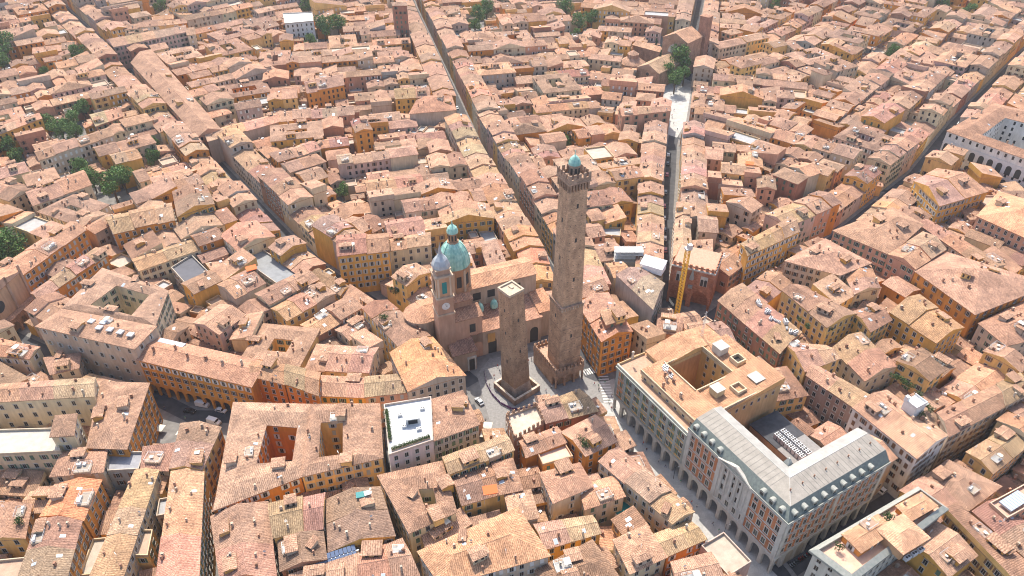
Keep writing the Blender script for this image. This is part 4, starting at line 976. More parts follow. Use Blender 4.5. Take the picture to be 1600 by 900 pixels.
H = house
W1 = dict(sp=2.8, skip=.06, blank=0.0)
H([(395, 566), (446, 571), (444, 600), (391, 587)], 18, 'gable', 'orange', label='orange house with three rows of shuttered windows right of the arcade palace', win=W1)
H([(447, 571), (500, 583), (497, 618), (446, 601)], 19, 'gable', 'orange', label='orange house with a dark long balcony under the eaves left of the yellow row', win=W1)
H([(502, 588), (571, 592), (571, 622), (498, 619)], 15, 'gable', 'ochre', win=W1); H([(571, 590), (632, 584), (637, 613), (571, 621)], 16, 'gable', 'salmon', win=W1)
H([(610, 552), (676, 528), (727, 587), (638, 612)], 18, 'gable', 'beige', label='brown corner house with bright orange roof facing the two towers', win=W1, rt=(.56, .30, .18))
H([(566, 482), (605, 470), (672, 525), (625, 545)], 16, 'gable', 'yellow'); H([(527, 371), (607, 365), (608, 393), (528, 403)], 20, 'gable', 'ochre', win=W1)
H([(609, 374), (672, 364), (673, 384), (609, 392)], 17, 'gable', 'cream')
H([(498, 420), (545, 448), (532, 462), (486, 428)], 12, 'gable', 'ochre'); H([(548, 450), (640, 512), (626, 524), (536, 464)], 11, 'shed', 'ochre')
# bottom left
H([(-60, 608), (150, 593), (148, 622), (-60, 634)], 20, 'gable', 'cream', label='long cream palace wing with red tile roof at the left edge', win=dict(sp=4.2, skip=0, step=4.2))
H([(-60, 675), (86, 671), (96, 707), (-60, 714)], 18, 'flat', 'cream', label='cream palace wing with pale flat roof and balustrade at the left edge', flatcol=(.46, .42, .36), win=dict(sp=3.6, skip=0, step=3.8))
H([(88, 651), (119, 648), (114, 680), (80, 682)], 23, 'hip', 'cream', label='small square roof turret above the pale flat roof', nch=0, pitch=.25)
H([(160, 598), (232, 600), (197, 701), (137, 699)], 18, 'hip', 'orange', label='orange hip-roofed palace with pilasters on the left side of the van square', win=dict(sp=3.4, skip=0))
H([(98, 708), (166, 705), (160, 737), (80, 744)], 17, 'hip', 'cream'); H([(170, 708), (227, 708), (218, 735), (168, 738)], 14, 'flat', 'grey', flatcol=(.3, .3, .32))
H([(95, 757), (157, 752), (130, 812), (65, 806)], 16, 'gable', 'orange', win=W1, rt=(.54, .26, .15)); H([(60, 814), (128, 814), (104, 905), (28, 905)], 16, 'gable', 'orange', win=W1)
H([(0, 735), (70, 745), (55, 775), (-20, 770)], 9, 'shed', 'cream'); H([(0, 790), (48, 790), (38, 840), (-20, 845)], 13, 'gable', 'yellow')
H([(283, 663), (345, 669), (316, 735), (266, 733)], 17, 'gable', 'yellow', win=W1); H([(228, 706), (275, 700), (262, 735), (222, 733)], 15, 'shed', 'beige')
H([(212, 737), (248, 737), (190, 908), (138, 908)], 16, 'gable', 'cream', win=W1); H([(268, 738), (318, 738), (311, 908), (246, 908)], 17, 'gable', 'ochre', win=W1, label='long ochre house with orange roof patch along the narrow bottom-left lane')
H([(232, 745), (262, 745), (252, 770), (224, 770)], 12, 'shed', 'yellow'); H([(205, 830), (240, 830), (232, 870), (190, 870)], 13, 'flat', 'yellow')
# bottom middle
H([(366, 630), (485, 633), (470, 745), (336, 796)], 17, 'gable', 'orange', inner=[(416, 664), (466, 668), (458, 722), (399, 726)], wt=(.70, .27, .05), label='palace with a deep orange courtyard below the arcade palace', win=W1)
H([(487, 633), (592, 632), (597, 715), (472, 744)], 17.4, 'gable', 'yellow', inner=[(500, 660), (537, 658), (537, 711), (497, 716)], label='yellow palace with a narrow courtyard left of the white roof terrace', win=W1)
H([(330, 808), (418, 785), (432, 905), (345, 905)], 15, 'gable', 'salmon', win=W1); H([(421, 790), (507, 771), (504, 826), (429, 843)], 17, 'gable', 'yellow', win=W1, label='pale yellow house with tall shuttered windows at the bottom edge')
H([(510, 783), (594, 763), (617, 838), (514, 863)], 15, 'gable', 'ochre', win=W1, label='ochre house with a green awning on its roof terrace near the bottom')
H([(563, 866), (628, 843), (658, 908), (560, 912)], 14, 'gable', 'yellow'); H([(455, 905), (560, 872), (562, 915), (450, 930)], 14, 'shed', 'cream', label='house with a row of solar panels at the bottom edge')
# white modern block
wr, wq, _, _ = H([(600, 634), (674, 622), (677, 690), (608, 713)], 20, 'flat', 'pink', label='white membrane roof terrace on a pink block near the leaning tower', flatcol=(.64, .64, .63), win=dict(sp=2.9, skip=0, blank=0), wt=(.62, .50, .48), rt=(.74, .74, .72))
gr, gq, _, _ = H([(676, 625), (722, 612), (748, 663), (678, 688)], 19, 'hip', 'grey', label='grey block with window rows right of the white roof terrace', win=dict(sp=2.3, skip=0, blank=0, step=3.0), wt=(.40, .37, .36), pitch=.25)
# bottom centre
H([(592, 744), (690, 722), (712, 800), (640, 832)], 16, 'gable', 'cream', inner=[(652, 764), (678, 762), (684, 788), (662, 792)], win=W1); H([(692, 716), (790, 679), (803, 703), (702, 742)], 16.5, 'gable', 'yellow', win=W1)
H([(706, 745), (765, 728), (790, 770), (722, 790)], 14, 'gable', 'yellow'); H([(660, 838), (720, 800), (735, 818), (668, 862)], 11, 'shed', 'beige')
H([(655, 863), (808, 795), (857, 868), (690, 914)], 18, 'hip', 'beige', label='big hip-roofed building with pale back slope at the bottom centre', win=W1, rt=(.50, .30, .19))
H([(834, 819), (925, 806), (938, 833), (852, 858)], 13, 'gable', 'ochre'); H([(838, 893), (925, 846), (968, 905), (850, 935)], 14, 'hip', 'yellow')
H([(845, 740), (905, 725), (925, 760), (865, 785)], 15, 'hip', 'cream'); H([(770, 725), (800, 718), (815, 765), (782, 772)], 15, 'hip', 'yellow')
H([(905, 760), (960, 745), (975, 775), (915, 795)], 13, 'hip', 'beige'); H([(960, 845), (1010, 822), (1040, 870), (985, 895)], 14, 'hip', 'cream')
H([(840, 634), (905, 609), (934, 643), (853, 664)], 13, 'gable', 'brick red', label='brick house with gabled roof right in front of the tall tower', win=W1)
tr, tq, _, _ = H([(790, 652), (838, 635), (851, 663), (803, 690)], 12.5, 'flat', 'brick red', label='pale terrace ringed by brick merlons in front of the leaning tower', flatcol=(.56, .45, .36), wt=(.42, .25, .17))
H([(812, 690), (870, 668), (885, 692), (822, 715)], 13, 'gable', 'orange'); H([(878, 676), (930, 650), (962, 690), (915, 712)], 14, 'gable', 'orange', win=W1)
H([(966, 699), (1084, 800), (1050, 818), (936, 721)], 14, 'gable', 'cream', label='long tiled row house along the left side of the wide street', win=W1)
H([(1018, 838), (1077, 815), (1103, 843), (1042, 870)], 12, 'gable', 'orange', label='low orange house with white skylights on the left kerb of the wide street')
H([(835, 700), (880, 690), (895, 715), (848, 728)], 12, 'flat', 'orange', flatcol=(.66, .45, .34)); H([(1050, 880), (1110, 865), (1130, 905), (1060, 920)], 13, 'gable', 'salmon')
# left middle
H([(97, 484), (243, 511), (210, 545), (58, 510)], 22, 'hip', 'beige', label='tall cream palace with six skylights on its hip roof opposite the left church', win=dict(sp=4.4, skip=0, step=5.5), nch=3)
H([(99, 481), (160, 420), (262, 455), (242, 508)], 20, 'gable', 'cream', inner=[(140, 477), (182, 446), (235, 461), (206, 494)], label='cream palace around an arcaded courtyard behind the six-skylight roof', win=W1)
H([(-10, 424), (110, 347), (134, 360), (36, 430)], 18, 'gable', 'orange', win=W1, label='long orange wing running up from the left church'); H([(48, 458), (150, 388), (168, 400), (62, 470)], 14, 'gable', 'orange', win=W1, label='lower orange wing with window row beside the left church')
H([(-15, 528), (62, 543), (46, 561), (-25, 556)], 15, 'gable', 'cream'); H([(70, 560), (125, 552), (122, 575), (80, 585)], 13, 'hip', 'beige')
H([(165, 340), (268, 318), (273, 345), (178, 366)], 17, 'gable', 'orange', win=W1); H([(40, 300), (130, 267), (143, 290), (52, 322)], 15, 'gable', 'cream', win=W1)
H([(270, 300), (322, 290), (335, 320), (278, 340)], 18, 'gable', 'ochre', win=W1); H([(55, 238), (170, 200), (178, 212), (62, 252)], 16, 'gable', 'beige', win=W1); H([(-20, 205), (60, 178), (66, 186), (-15, 216)], 15, 'gable', 'ochre')
H([(140, 180), (188, 168), (192, 182), (150, 198)], 15, 'gable', 'brick red'); H([(268, 420), (300, 400), (330, 430), (290, 445)], 11, 'flat', 'grey', flatcol=(.10, .10, .115))
H([(355, 390), (385, 375), (470, 430), (440, 450)], 11, 'flat', 'grey', flatcol=(.24, .25, .26), label='grey sheet roof with pipes amid the houses left of the dome'); H([(345, 368), (400, 345), (430, 372), (372, 395)], 15, 'gable', 'cream')
_e1 = bpy.data.objects[[o_.name for o_ in bpy.data.objects if o_.get('label', '').startswith('tall cream palace with six')][0]]
for px_, py_ in ((143, 502), (162, 504), (155, 512), (172, 515), (188, 519), (204, 523)):
    x_, y_ = U(px_, py_, 24.0); inst('skylight', SKYL, _e1, (x_ - _e1.location.x, y_ - _e1.location.y, 24.1), R(-14), (2.2, 1.5, 3))
# left church
cl_ = [U(*p, 20) for p in [(-110, 452), (-12, 398), (46, 438), (-55, 500)]]
cq = ccw(cl_); root = empty('rose_window_church', (*mid(cq[0], cq[2]), 0)); off = (*mid(cq[0], cq[2]), 0)
ffr = FR((-207, 221), R(83)); FL = 27
part('wall', ['wall'], lambda mb: ffr.box(mb, 0, FL, 0, 46, 0, 20, 0, (.58, .36, .22)))
part('roof', ['tile', 'wall'], lambda mb: roof_quad(mb, [ffr.P(FL, 0), ffr.P(FL, 46), ffr.P(0, 46), ffr.P(0, 0)], 20, 'gable', (.47, .28, .19), (.55, .36, .26)))
part('rose_window', ['dark'], lambda mb: mb.face([(*ffr.P(FL / 2 - 3 + 2.6 * math.cos(i * math.pi / 10), -.06), 14 + 2.6 * math.sin(i * math.pi / 10)) for i in range(20)], 0))
part('portico', ['brick'], lambda mb: arcade(mb, ffr.P(0, -2.5), ffr.P(FL, -2.5), 0, 4.0, 7.5, 6, 1.2, .8, 0, (.45, .27, .18)))
part('portico_roof', ['tile'], lambda mb: ffr.box(mb, -.2, FL + .2, -2.8, -.02, 7.5, 7.9, 0, (.46, .28, .2)))
for u in (.6, FL / 2 + 4.5, FL - .6): part('buttress', ['wall'], lambda mb: ffr.box(mb, u - .5, u + .5, -.5, .02, 0, 23.5, 0, (.5, .34, .25)))
tag(root, 'brick church facade with round window and arched porch at the left edge', 'church'); FOOT.append((ffr.rect(0, FL, -8, 46), None))
# right of the towers
H([(903, 476), (950, 459), (988, 518), (940, 534)], 18, 'gable', 'orange', label='orange brick house across the street to the right of the tall tower', win=W1)
H([(938, 486), (968, 478), (980, 497), (948, 507)], 22, 'hip', 'brick red', label='small hip-roofed roof loggia on the orange house right of the tall tower', nch=0)
H([(963, 430), (1001, 419), (1038, 444), (1020, 484)], 18, 'gable', 'grey', label='big tiled roof below the white tarpaulin left of the crane'); H([(900, 442), (935, 430), (950, 452), (908, 466)], 17, 'gable', 'yellow')
H([(1057, 320), (1076, 320), (1080, 384), (1052, 402)], 17, 'gable', 'salmon'); H([(1157, 382), (1236, 340), (1249, 363), (1168, 400)], 18, 'gable', 'ochre', win=W1, label='ochre row house with window rows right behind the gothic brick palace')
H([(1160, 444), (1252, 520), (1218, 553), (1122, 471)], 18, 'gable', 'brick red', pitch=.18, label='red brick block with roof units and planted terrace below the gothic palace', win=W1)
for k_ in range(12):
    x_, y_ = U(1180 + k_ * 6 + rng.uniform(-6, 6), 470 + k_ * 4.5 + rng.uniform(-5, 5), 20.5); o_ = inst('air_conditioner', AC, None, (x_, y_, 19.4), rng.uniform(0, 3), rng.uniform(.8, 1.5)); tag(o_, 'metal cooling unit in the cluster on the red brick block roof', 'cooling unit', 'units on the red brick block')
H([(1224, 535), (1290, 540), (1312, 560), (1258, 581)], 18, 'gable', 'yellow'); H([(1270, 568), (1375, 628), (1341, 643), (1260, 587)], 18, 'gable', 'brick red', win=W1, wt=(.36, .25, .2), label='long brown house along the lane behind the palace courtyard')
H([(1333, 638), (1386, 611), (1480, 681), (1432, 717)], 20, 'gable', 'white', win=W1, label='white corner house with tile roof where two lanes meet right of the grey palace')
H([(1464, 646), (1592, 586), (1604, 618), (1482, 683)], 18, 'gable', 'beige', win=W1)
H([(1300, 545), (1345, 520), (1400, 575), (1350, 598)], 14, 'gable', 'cream'); H([(1222, 455), (1246, 446), (1338, 490), (1292, 512)], 18, 'gable', 'yellow', win=W1); H([(1332, 488), (1368, 478), (1392, 500), (1360, 518)], 17, 'gable', 'yellow', win=W1)
H([(1390, 491), (1436, 463), (1505, 513), (1462, 537)], 17, 'gable', 'ochre', win=W1); H([(1228, 408), (1290, 374), (1360, 411), (1312, 430)], 17, 'hip', 'beige', win=W1); H([(1315, 420), (1360, 415), (1375, 450), (1335, 460)], 15, 'gable', 'cream')
H([(1303, 361), (1395, 325), (1442, 351), (1390, 398)], 18, 'hip', 'salmon', win=W1); H([(1388, 399), (1441, 365), (1477, 392), (1430, 422)], 18.3, 'gable', 'salmon', win=W1)
H([(1430, 424), (1480, 395), (1640, 445), (1523, 491)], 18, 'hip', 'orange', win=dict(sp=4, skip=0, blank=0), label='long orange building with wide hip roof at the right edge', rt=(.44, .28, .21))
H([(1434, 350), (1451, 344), (1570, 414), (1545, 427)], 16, 'gable', 'cream'); H([(1428, 283), (1464, 264), (1543, 300), (1468, 322)], 18, 'gable', 'ochre', win=W1, label='bright ochre house in front of the white arcaded palace')
H([(1527, 338), (1562, 300), (1680, 335), (1612, 376)], 20, 'hip', 'salmon', win=W1, label='salmon palace with bright orange roof at the right edge', rt=(.60, .33, .21)); H([(1530, 506), (1600, 472), (1660, 520), (1572, 540)], 15, 'hip', 'beige')
H([(1438, 752), (1482, 720), (1562, 760), (1512, 797)], 14, 'hip', 'beige'); H([(1510, 707), (1568, 672), (1604, 698), (1551, 740)], 15, 'gable', 'yellow', win=W1); H([(1570, 640), (1620, 615), (1650, 640), (1605, 668)], 15, 'gable', 'ochre')
cb, cbq, _, _ = H([(1272, 862), (1435, 766), (1475, 795), (1330, 905)], 22, 'flat', 'white', label='white building with green copper gutter and roof terraces at the bottom right', flatcol=(.66, .42, .30), win=W1, wt=(.58, .55, .48))
H([(1476, 800), (1495, 788), (1640, 910), (1600, 930)], 18, 'shed', 'yellow', win=W1); H([(1520, 800), (1560, 780), (1640, 850), (1600, 870)], 15, 'gable', 'salmon')
# white arcaded palace top right
wr_, wpq, _, _ = H([(1480, 205), (1555, 162), (1700, 195), (1640, 262)], 21, 'gable', 'white', inner=[(1532, 212), (1570, 184), (1650, 205), (1612, 238)], label='white palace with arched windows around a courtyard at the upper right', win=dict(sp=3.6, skip=0, blank=0, step=5.2), wt=(.72, .70, .67))
for i in range(4):
    a, b = wpq[0][i], wpq[0][(i + 1) % 4]; L = dist(a, b); nn = ((b[1] - a[1]) / L, -(b[0] - a[0]) / L); m_ = mid(a, b)
    if nn[0] * -m_[0] + nn[1] * -m_[1] < 0: continue
    for z0, zs, zt in ((1, 5.2, 8.0), (9.5, 13.2, 16.2)):
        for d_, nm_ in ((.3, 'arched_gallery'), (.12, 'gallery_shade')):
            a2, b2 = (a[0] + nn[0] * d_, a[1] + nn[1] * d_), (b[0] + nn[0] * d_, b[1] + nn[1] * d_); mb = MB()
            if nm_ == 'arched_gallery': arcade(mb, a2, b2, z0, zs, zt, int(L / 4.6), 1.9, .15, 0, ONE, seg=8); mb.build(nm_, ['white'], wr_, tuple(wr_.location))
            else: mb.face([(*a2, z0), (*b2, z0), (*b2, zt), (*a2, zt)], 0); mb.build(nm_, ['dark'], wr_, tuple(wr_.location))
# far landmarks
H([(205, 98), (236, 78), (345, 203), (309, 214)], 16, 'gable', 'salmon', label='very long tiled roof along the right side of the left diagonal street', win=W1, split=False, rt=(.37, .24, .175))
H([(166, 62), (290, 40), (292, 50), (178, 74)], 17, 'gable', 'pink', win=W1, label='pink palace with two window rows where the left street bends'); H([(318, 208), (432, 178), (438, 190), (325, 222)], 14, 'gable', 'beige')
H([(967, 168), (1046, 166), (1048, 174), (972, 182)], 19, 'gable', 'salmon', label='big salmon house with a large arch beside the far church square', win=dict(sp=5, skip=0, blank=0))
H([(442, 22), (488, 20), (490, 34), (445, 38)], 20, 'flat', 'white', label='modern white apartment block beside the dark trees at the top', flatcol=(.7, .7, .68), wt=(.6, .62, .64)); H([(612, 4), (634, 4), (636, 9), (614, 9)], 34, 'hip', 'brick red', label='square brick bell tower beside the straight street at the top', nch=0, extras=False)
H([(548, 190), (572, 187), (582, 205), (556, 210)], 22, 'gable', 'orange', label='narrow orange tower house standing above the roofs left of the straight street')
H([(616, 140), (670, 136), (672, 152), (618, 156)], 17, 'gable', 'ochre', win=W1); H([(475, 128), (535, 118), (538, 135), (480, 146)], 18, 'gable', 'orange', win=W1); H([(640, 178), (655, 150), (705, 150), (712, 172)], 16, 'hip', 'beige')
# church on the far square
root = empty('far_church', (*U(985, 100), 0)); off = (*U(985, 100), 0); SS = (.42, .27, .19)
c0 = U(1010, 130, 3); sf = FR(c0, R(-42))
part('front_wall', ['brick'], lambda mb: sf.box(mb, -9, 9, 0, 32, 0, 12, 0, SS)); part('front_roof', ['tile', 'wall'], lambda mb: roof_quad(mb, [sf.P(9, 0), sf.P(9, 32), sf.P(-9, 32), sf.P(-9, 0)], 12, 'gable', (.45, .32, .22), SS, pitch=.5))
part('high_nave', ['brick'], lambda mb: sf.box(mb, -10, 10, 32, 52, 0, 25, 0, SS)); part('high_nave_roof', ['tile', 'wall'], lambda mb: roof_quad(mb, [sf.P(10, 32), sf.P(10, 52), sf.P(-10, 52), sf.P(-10, 32)], 25, 'gable', (.48, .30, .21), SS, pitch=.5))
part('blind_arch', ['stone'], lambda mb: mb.face([(*sf.P(5 * math.cos(math.pi * i / 12), 31.9), 16 + 6 * math.sin(math.pi * i / 12)) for i in range(13)] , 0))
part('rotunda', ['brick'], lambda mb: mb.lathe(*sf.P(-22, 14), [(9, 0), (9, 9)], 8, 0, SS)); part('rotunda_roof', ['tile'], lambda mb: mb.lathe(*sf.P(-22, 14), [(9.6, 9), (4.2, 12.5), (4.0, 15), (4.4, 15), (.2, 17.5)], 8, 0, (.46, .3, .22)))
part('bell_tower', ['brick'], lambda mb: sf.box(mb, 5, 11.5, 54, 60.5, 0, 38, 0, (.38, .22, .16))); part('bell_tower_roof', ['tile', 'wall'], lambda mb: roof_quad(mb, sf.rect(5, 11.5, 54, 60.5), 38, 'hip', (.42, .25, .18), SS))
part('portal', ['dark'], lambda mb: sf.box(mb, -1.5, 1.5, -.06, .2, 0, 4.5, 0)); part('front_window', ['dark'], lambda mb: mb.face([(*sf.P(1.2 * math.cos(i * math.pi / 6), -.05), 9.5 + 1.2 * math.sin(i * math.pi / 6)) for i in range(12)], 0))
part('side_wing', ['brick'], lambda mb: sf.box(mb, -36, -11, 34, 44, 0, 13, 0, SS)); part('side_wing_roof', ['tile', 'wall'], lambda mb: roof_quad(mb, sf.rect(-36, -11, 34, 44), 13, 'gable', (.46, .3, .21), SS))
tag(root, 'old brick church with high arched nave and tower on the far square', 'church')
for rct in ((-10, 10, -2, 52), (-32, -10, 4, 45), (4, 12, 52, 61)): FOOT.append((sf.rect(*rct), None))
FOOT.append(([U(*p) for p in [(1018, 146), (1030, 60), (1078, 60), (1085, 128), (1070, 215), (1042, 212), (1040, 165)]], None))

# ================================================================== trees
def tree_meshes(seed, kind):
    r = random.Random(seed); tb, cb_ = MB(), MB()
    hgt = 1.0
    if kind == 'cypress':
        tb.tube((0, 0, 0), (0, 0, 3), .25, .18, 6, 0); lobes = [((0, 0, 1.8 + k * 1.35), (.95 - abs(k - 3) * .08 if k < 8 else .5, 1.3)) for k in range(9)]
        n = 900; base = (.045, .09, .035)
    elif kind == 'shrub':
        tb.tube((0, 0, 0), (0, 0, .9), .07, .05, 5, 0); lobes = [((r.uniform(-.5, .5), r.uniform(-.5, .5), r.uniform(.8, 1.7)), (.6, .5)) for k in range(5)]; n = 260; base = (.05, .085, .025)
    else:
        tb.tube((0, 0, 0), (.1, 0, 4.2), .38, .26, 8, 0); lobes = []
        for k in range(9):
            a = k * 2.4 + r.uniform(-.4, .4); rr = r.uniform(1.2, 3.3) if k else 0; z = r.uniform(5.2, 10.2); p = (rr * math.cos(a), rr * math.sin(a), z)
            tb.tube((.1, 0, r.uniform(3, 4.2)), p, .16, .05, 5, 0); lobes.append((p, (r.uniform(1.4, 2.2), r.uniform(1.2, 1.8))))
        n = 2200; base = (.105, .185, .05)
    for i in range(n):
        c, (rx, rz) = lobes[r.randrange(len(lobes))]
        th, ph = r.uniform(0, 6.283), math.acos(r.uniform(-1, 1)); q = r.uniform(.45, 1.0) ** .6 * r.uniform(.8, 1.12)
        p = Vector((c[0] + rx * q * math.sin(ph) * math.cos(th), c[1] + rx * q * math.sin(ph) * math.sin(th), c[2] + rz * q * math.cos(ph)))
        s = r.uniform(.16, .34) if kind != 'shrub' else r.uniform(.08, .16)
        a = Vector((r.gauss(0, 1), r.gauss(0, 1), r.gauss(0, 1))).normalized(); b = a.orthogonal().normalized(); d = a.cross(b)
        k = r.uniform(.7, 1.45); t = (base[0] * k * r.uniform(.85, 1.25), base[1] * k, base[2] * k)
        cb_.face([tuple(p + b * s), tuple(p + d * s * .7), tuple(p - b * s), tuple(p - d * s * .7)], 0, t)
    return tb.mesh('trunk', ['bark']), cb_.mesh('crown', ['leaf'])
TM = {'tree': [tree_meshes(s, 'tree') for s in (1, 2, 3)], 'cypress': [tree_meshes(4, 'cypress')], 'shrub': [tree_meshes(s, 'shrub') for s in (5, 6)]}
FILLBLK = []; LOWBLK = []
def plant(kind, px, py, zc, scale, label, cat='tree', group=None, ground=0.0, block=True):
    x, y = U(px, py, ground + zc)
    o = empty({'tree': 'tree', 'cypress': 'cypress_tree', 'shrub': 'potted_shrub'}[kind], (x, y, ground)); t, c = rng.choice(TM[kind])
    a = inst('trunk', t, o, (0, 0, 0)); b = inst('crown', c, o, (0, 0, 0)); o.scale = (scale * rng.uniform(.92, 1.08), scale, scale * rng.uniform(.92, 1.08)); o.rotation_euler = (0, 0, rng.uniform(0, 6))
    tag(o, label, cat, group)
    if block and kind == 'tree':
        FILLBLK.append((x, y, 4.6 * scale)); dl = math.hypot(x, y); FILLBLK.append((x - x / dl * 6 * scale, y - y / dl * 6 * scale, 4.4 * scale)); LOWBLK.append((x - x / dl * 17, y - y / dl * 17, 9 * scale))
    elif block: FILLBLK.append((x, y, 3.0))
for (px, py, s, lb) in [
    (505, 38, 1.7, 'largest dark tree right of the modern white apartment block'), (527, 34, 1.5, 'tree on the right of the dark group at the top beside the white block'), (486, 62, 1.1, 'lower tree at the foot of the modern white apartment block'),
    (748, 20, 1.5, 'dark tree at the top centre, right of the straight street'), (742, 36, 1.2, 'lower dark tree at the top centre, right of the straight street'), (884, 8, 1.5, 'tree at the top edge left of the far church'), (905, 30, 1.6, 'large tree left of the far church nave'), (925, 26, 1.4, 'tree touching the side wing of the far church'), (898, 50, 1.0, 'lowest tree of the group left of the far church'),
    (1065, 88, 1.9, 'broad silver-topped tree beside the far church square'), (1045, 108, 1.3, 'tree at the front of the far church garden'), (1070, 112, 1.2, 'tree at the right front of the far church garden'),
    (1052, 70, 1.7, 'tall tree at the back of the far church garden'), (1072, 72, 1.5, 'right tree at the back of the far church garden'), (1056, 122, 1.3, 'lowest tree at the foot of the far church garden'), (142, 276, 1.1, 'small bright tree between garden path and cream house'), (70, 188, 1.2, 'outermost tree at the left of the left garden group'),
    (760, 12, 1.3, 'right-hand tree of the top centre pair'), (108, 182, 1.35, 'tree at the back of the left garden group'), (92, 196, 1.4, 'left tree of the left garden group'), (116, 202, 1.3, 'front tree of the left garden group'), (128, 168, 1.1, 'tall dark tree beside the brick house in the left garden'), (180, 186, .8, 'small tree behind the left garden houses'),
    (172, 283, 1.5, 'large round dark tree in the left courtyard garden'), (190, 276, 1.2, 'right-hand tree of the left courtyard garden'), (128, 262, 1.2, 'pale green tree left of the courtyard garden path'), (120, 244, 1.0, 'upper pale tree behind the courtyard garden path'), (236, 243, 1.0, 'yellow-green tree in the small courtyard by the left diagonal street'), (240, 222, .9, 'dark tree in shadow in the small courtyard by the left diagonal street'),
    (14, 382, 1.6, 'dark tree at the left edge above the long orange wing'), (6, 402, 1.3, 'lower dark tree at the left edge above the long orange wing'), (10, 225, 1.1, 'tree at the left edge beside a pale lane'), (25, 240, 1.0, 'front tree beside a pale lane at the left edge'), (4, 72, 1.9, 'very large dark tree at the upper left edge'), (2, 95, 1.3, 'lower tree at the upper left edge'),
    (120, 82, 1.2, 'tree left of the bend in the left street'), (70, 112, 1.0, 'small tree among roofs near the upper left'), (250, 8, 1.3, 'dark tree at the top left of centre'), (480, 4, 1.5, 'tree cut by the top edge right of the white block'), (1395, 78, 1.1, 'bright green tree among roofs at the upper right'), (1514, 12, 1.3, 'dark round tree near the top right corner'), (1476, 0, 1.3, 'tree cut by the top edge near the right corner'), (885, 218, .8, 'small green tree behind the tall tower'), (535, 298, .9, 'tree in a courtyard left of the green dome roofs'), (1213, 6, 1.2, 'tree at the top edge right of the far square street')]:
    s *= 1.12; plant('tree', px, py, 7.8 * s, s, lb)
for i, (px, py) in enumerate([(1024, 80), (1032, 92), (1038, 78), (1030, 104)]):
    plant('cypress', px, py, 6, 1.25, ['leftmost', 'second', 'tallest back', 'front'][i] + ' dark cypress beside the far church', 'tree', 'cypresses by the far church')

FOOT.append(([U(*p) for p in [(1035, 478), (1050, 452), (1120, 455), (1140, 482), (1095, 515), (1040, 515)]], None))
FOOT.append(([U(*p) for p in [(1440, 282), (1478, 238), (1560, 262), (1640, 300), (1640, 330), (1545, 300), (1468, 268)]], None))
# ================================================================== infill houses along the streets
X0, X1, Y0, Y1 = -640, 640, 76, 860
occ = np.zeros((Y1 - Y0, X1 - X0), dtype=bool)
gy, gx = np.mgrid[Y0:Y1, X0:X1]; GP = np.stack([gx + .5, gy + .5], -1).astype(float)
segs = []; SWAP = set()
dmin = np.full(occ.shape, 1e9); dkey = dmin.copy(); sid = np.zeros(occ.shape, dtype=np.int16)
for n_, pts, wd in SW:
    for a, b in zip(pts, pts[1:]):
        d = seg_d(GP.reshape(-1, 2), a, b).reshape(occ.shape)
        occ |= d < wd / 2
        bias = 42 if n_ in ('maggiore',) else 12 if n_ in ('castiglione', 'stefano') else 0
        dw = d - wd / 2 - bias * (d > 40); m = dw < dkey; dkey[m] = dw[m]; dmin = np.minimum(dmin, d - wd / 2); sid[m] = len(segs)
        if n_ in ('maggiore', 'stefano', 'vitale', 'wide'): SWAP.add(len(segs))
        segs.append(math.atan2(b[1] - a[1], b[0] - a[0]))
def inpoly(poly, g=0.0):
    q = grow(ccw(poly), g) if g else ccw(poly); xs = [p[0] for p in q]; ys = [p[1] for p in q]
    i0, i1, j0, j1 = max(0, int(min(ys)) - Y0 - 1), min(Y1 - Y0, int(max(ys)) - Y0 + 2), max(0, int(min(xs)) - X0 - 1), min(X1 - X0, int(max(xs)) - X0 + 2)
    if i1 <= i0 or j1 <= j0: return None
    sub = GP[i0:i1, j0:j1]; ins = np.zeros(sub.shape[:2], dtype=bool); n = len(q)
    for k in range(n):
        (ax, ay), (bx, by) = q[k], q[(k + 1) % n]
        if ay == by: continue
        c = ((ay > sub[..., 1]) != (by > sub[..., 1])) & (sub[..., 0] < (bx - ax) * (sub[..., 1] - ay) / (by - ay) + ax); ins ^= c
    return (slice(i0, i1), slice(j0, j1)), ins
for q, _ in FOOT:
    k = inpoly(q, 0.6 if len(q) == 4 else 0)
    if k: occ[k[0]] |= k[1]
for x, y, r_ in FILLBLK: occ |= (GP[..., 0] - x) ** 2 + (GP[..., 1] - y) ** 2 < r_ ** 2
# outside the picture (with a margin) nothing is built
dd = GP[..., 1] * cP + (CAM_H - 14) * sP; pxx = 800 + FPX * GP[..., 0] / dd; pyy = 450 - FPX * (GP[..., 1] * sP - (CAM_H - 14) * cP) / dd
occ |= (pxx < -200) | (pxx > 1800) | (pyy < -60) | (pyy > 960)
angs = sorted(set(range(len(segs))))
FILL = []; ROWH = {}
fr_ = random.Random(23)
def try_lot(cx, cy, L, D, a, tol):
    f = FR((cx, cy), a); q = f.rect(-L / 2, L / 2, -D / 2, D / 2); k = inpoly(q)
    if not k or k[1].sum() == 0: return None
    if k[1].sum() < L * D * .7: return None
    bl = (occ[k[0]] & k[1]).sum() / k[1].sum()
    if bl > tol: return None
    occ[k[0]] |= k[1]; return q
hn = NR.uniform(-1, 1, (12, 12))
def hfield(x, y):
    u, v = (x - X0) / 110, (y - Y0) / 80; i, j = int(u) % 11, int(v) % 11; fu, fv = u - int(u), v - int(v)
    return (hn[j, i] * (1 - fu) + hn[j, i + 1] * fu) * (1 - fv) + (hn[j + 1, i] * (1 - fu) + hn[j + 1, i + 1] * fu) * fv
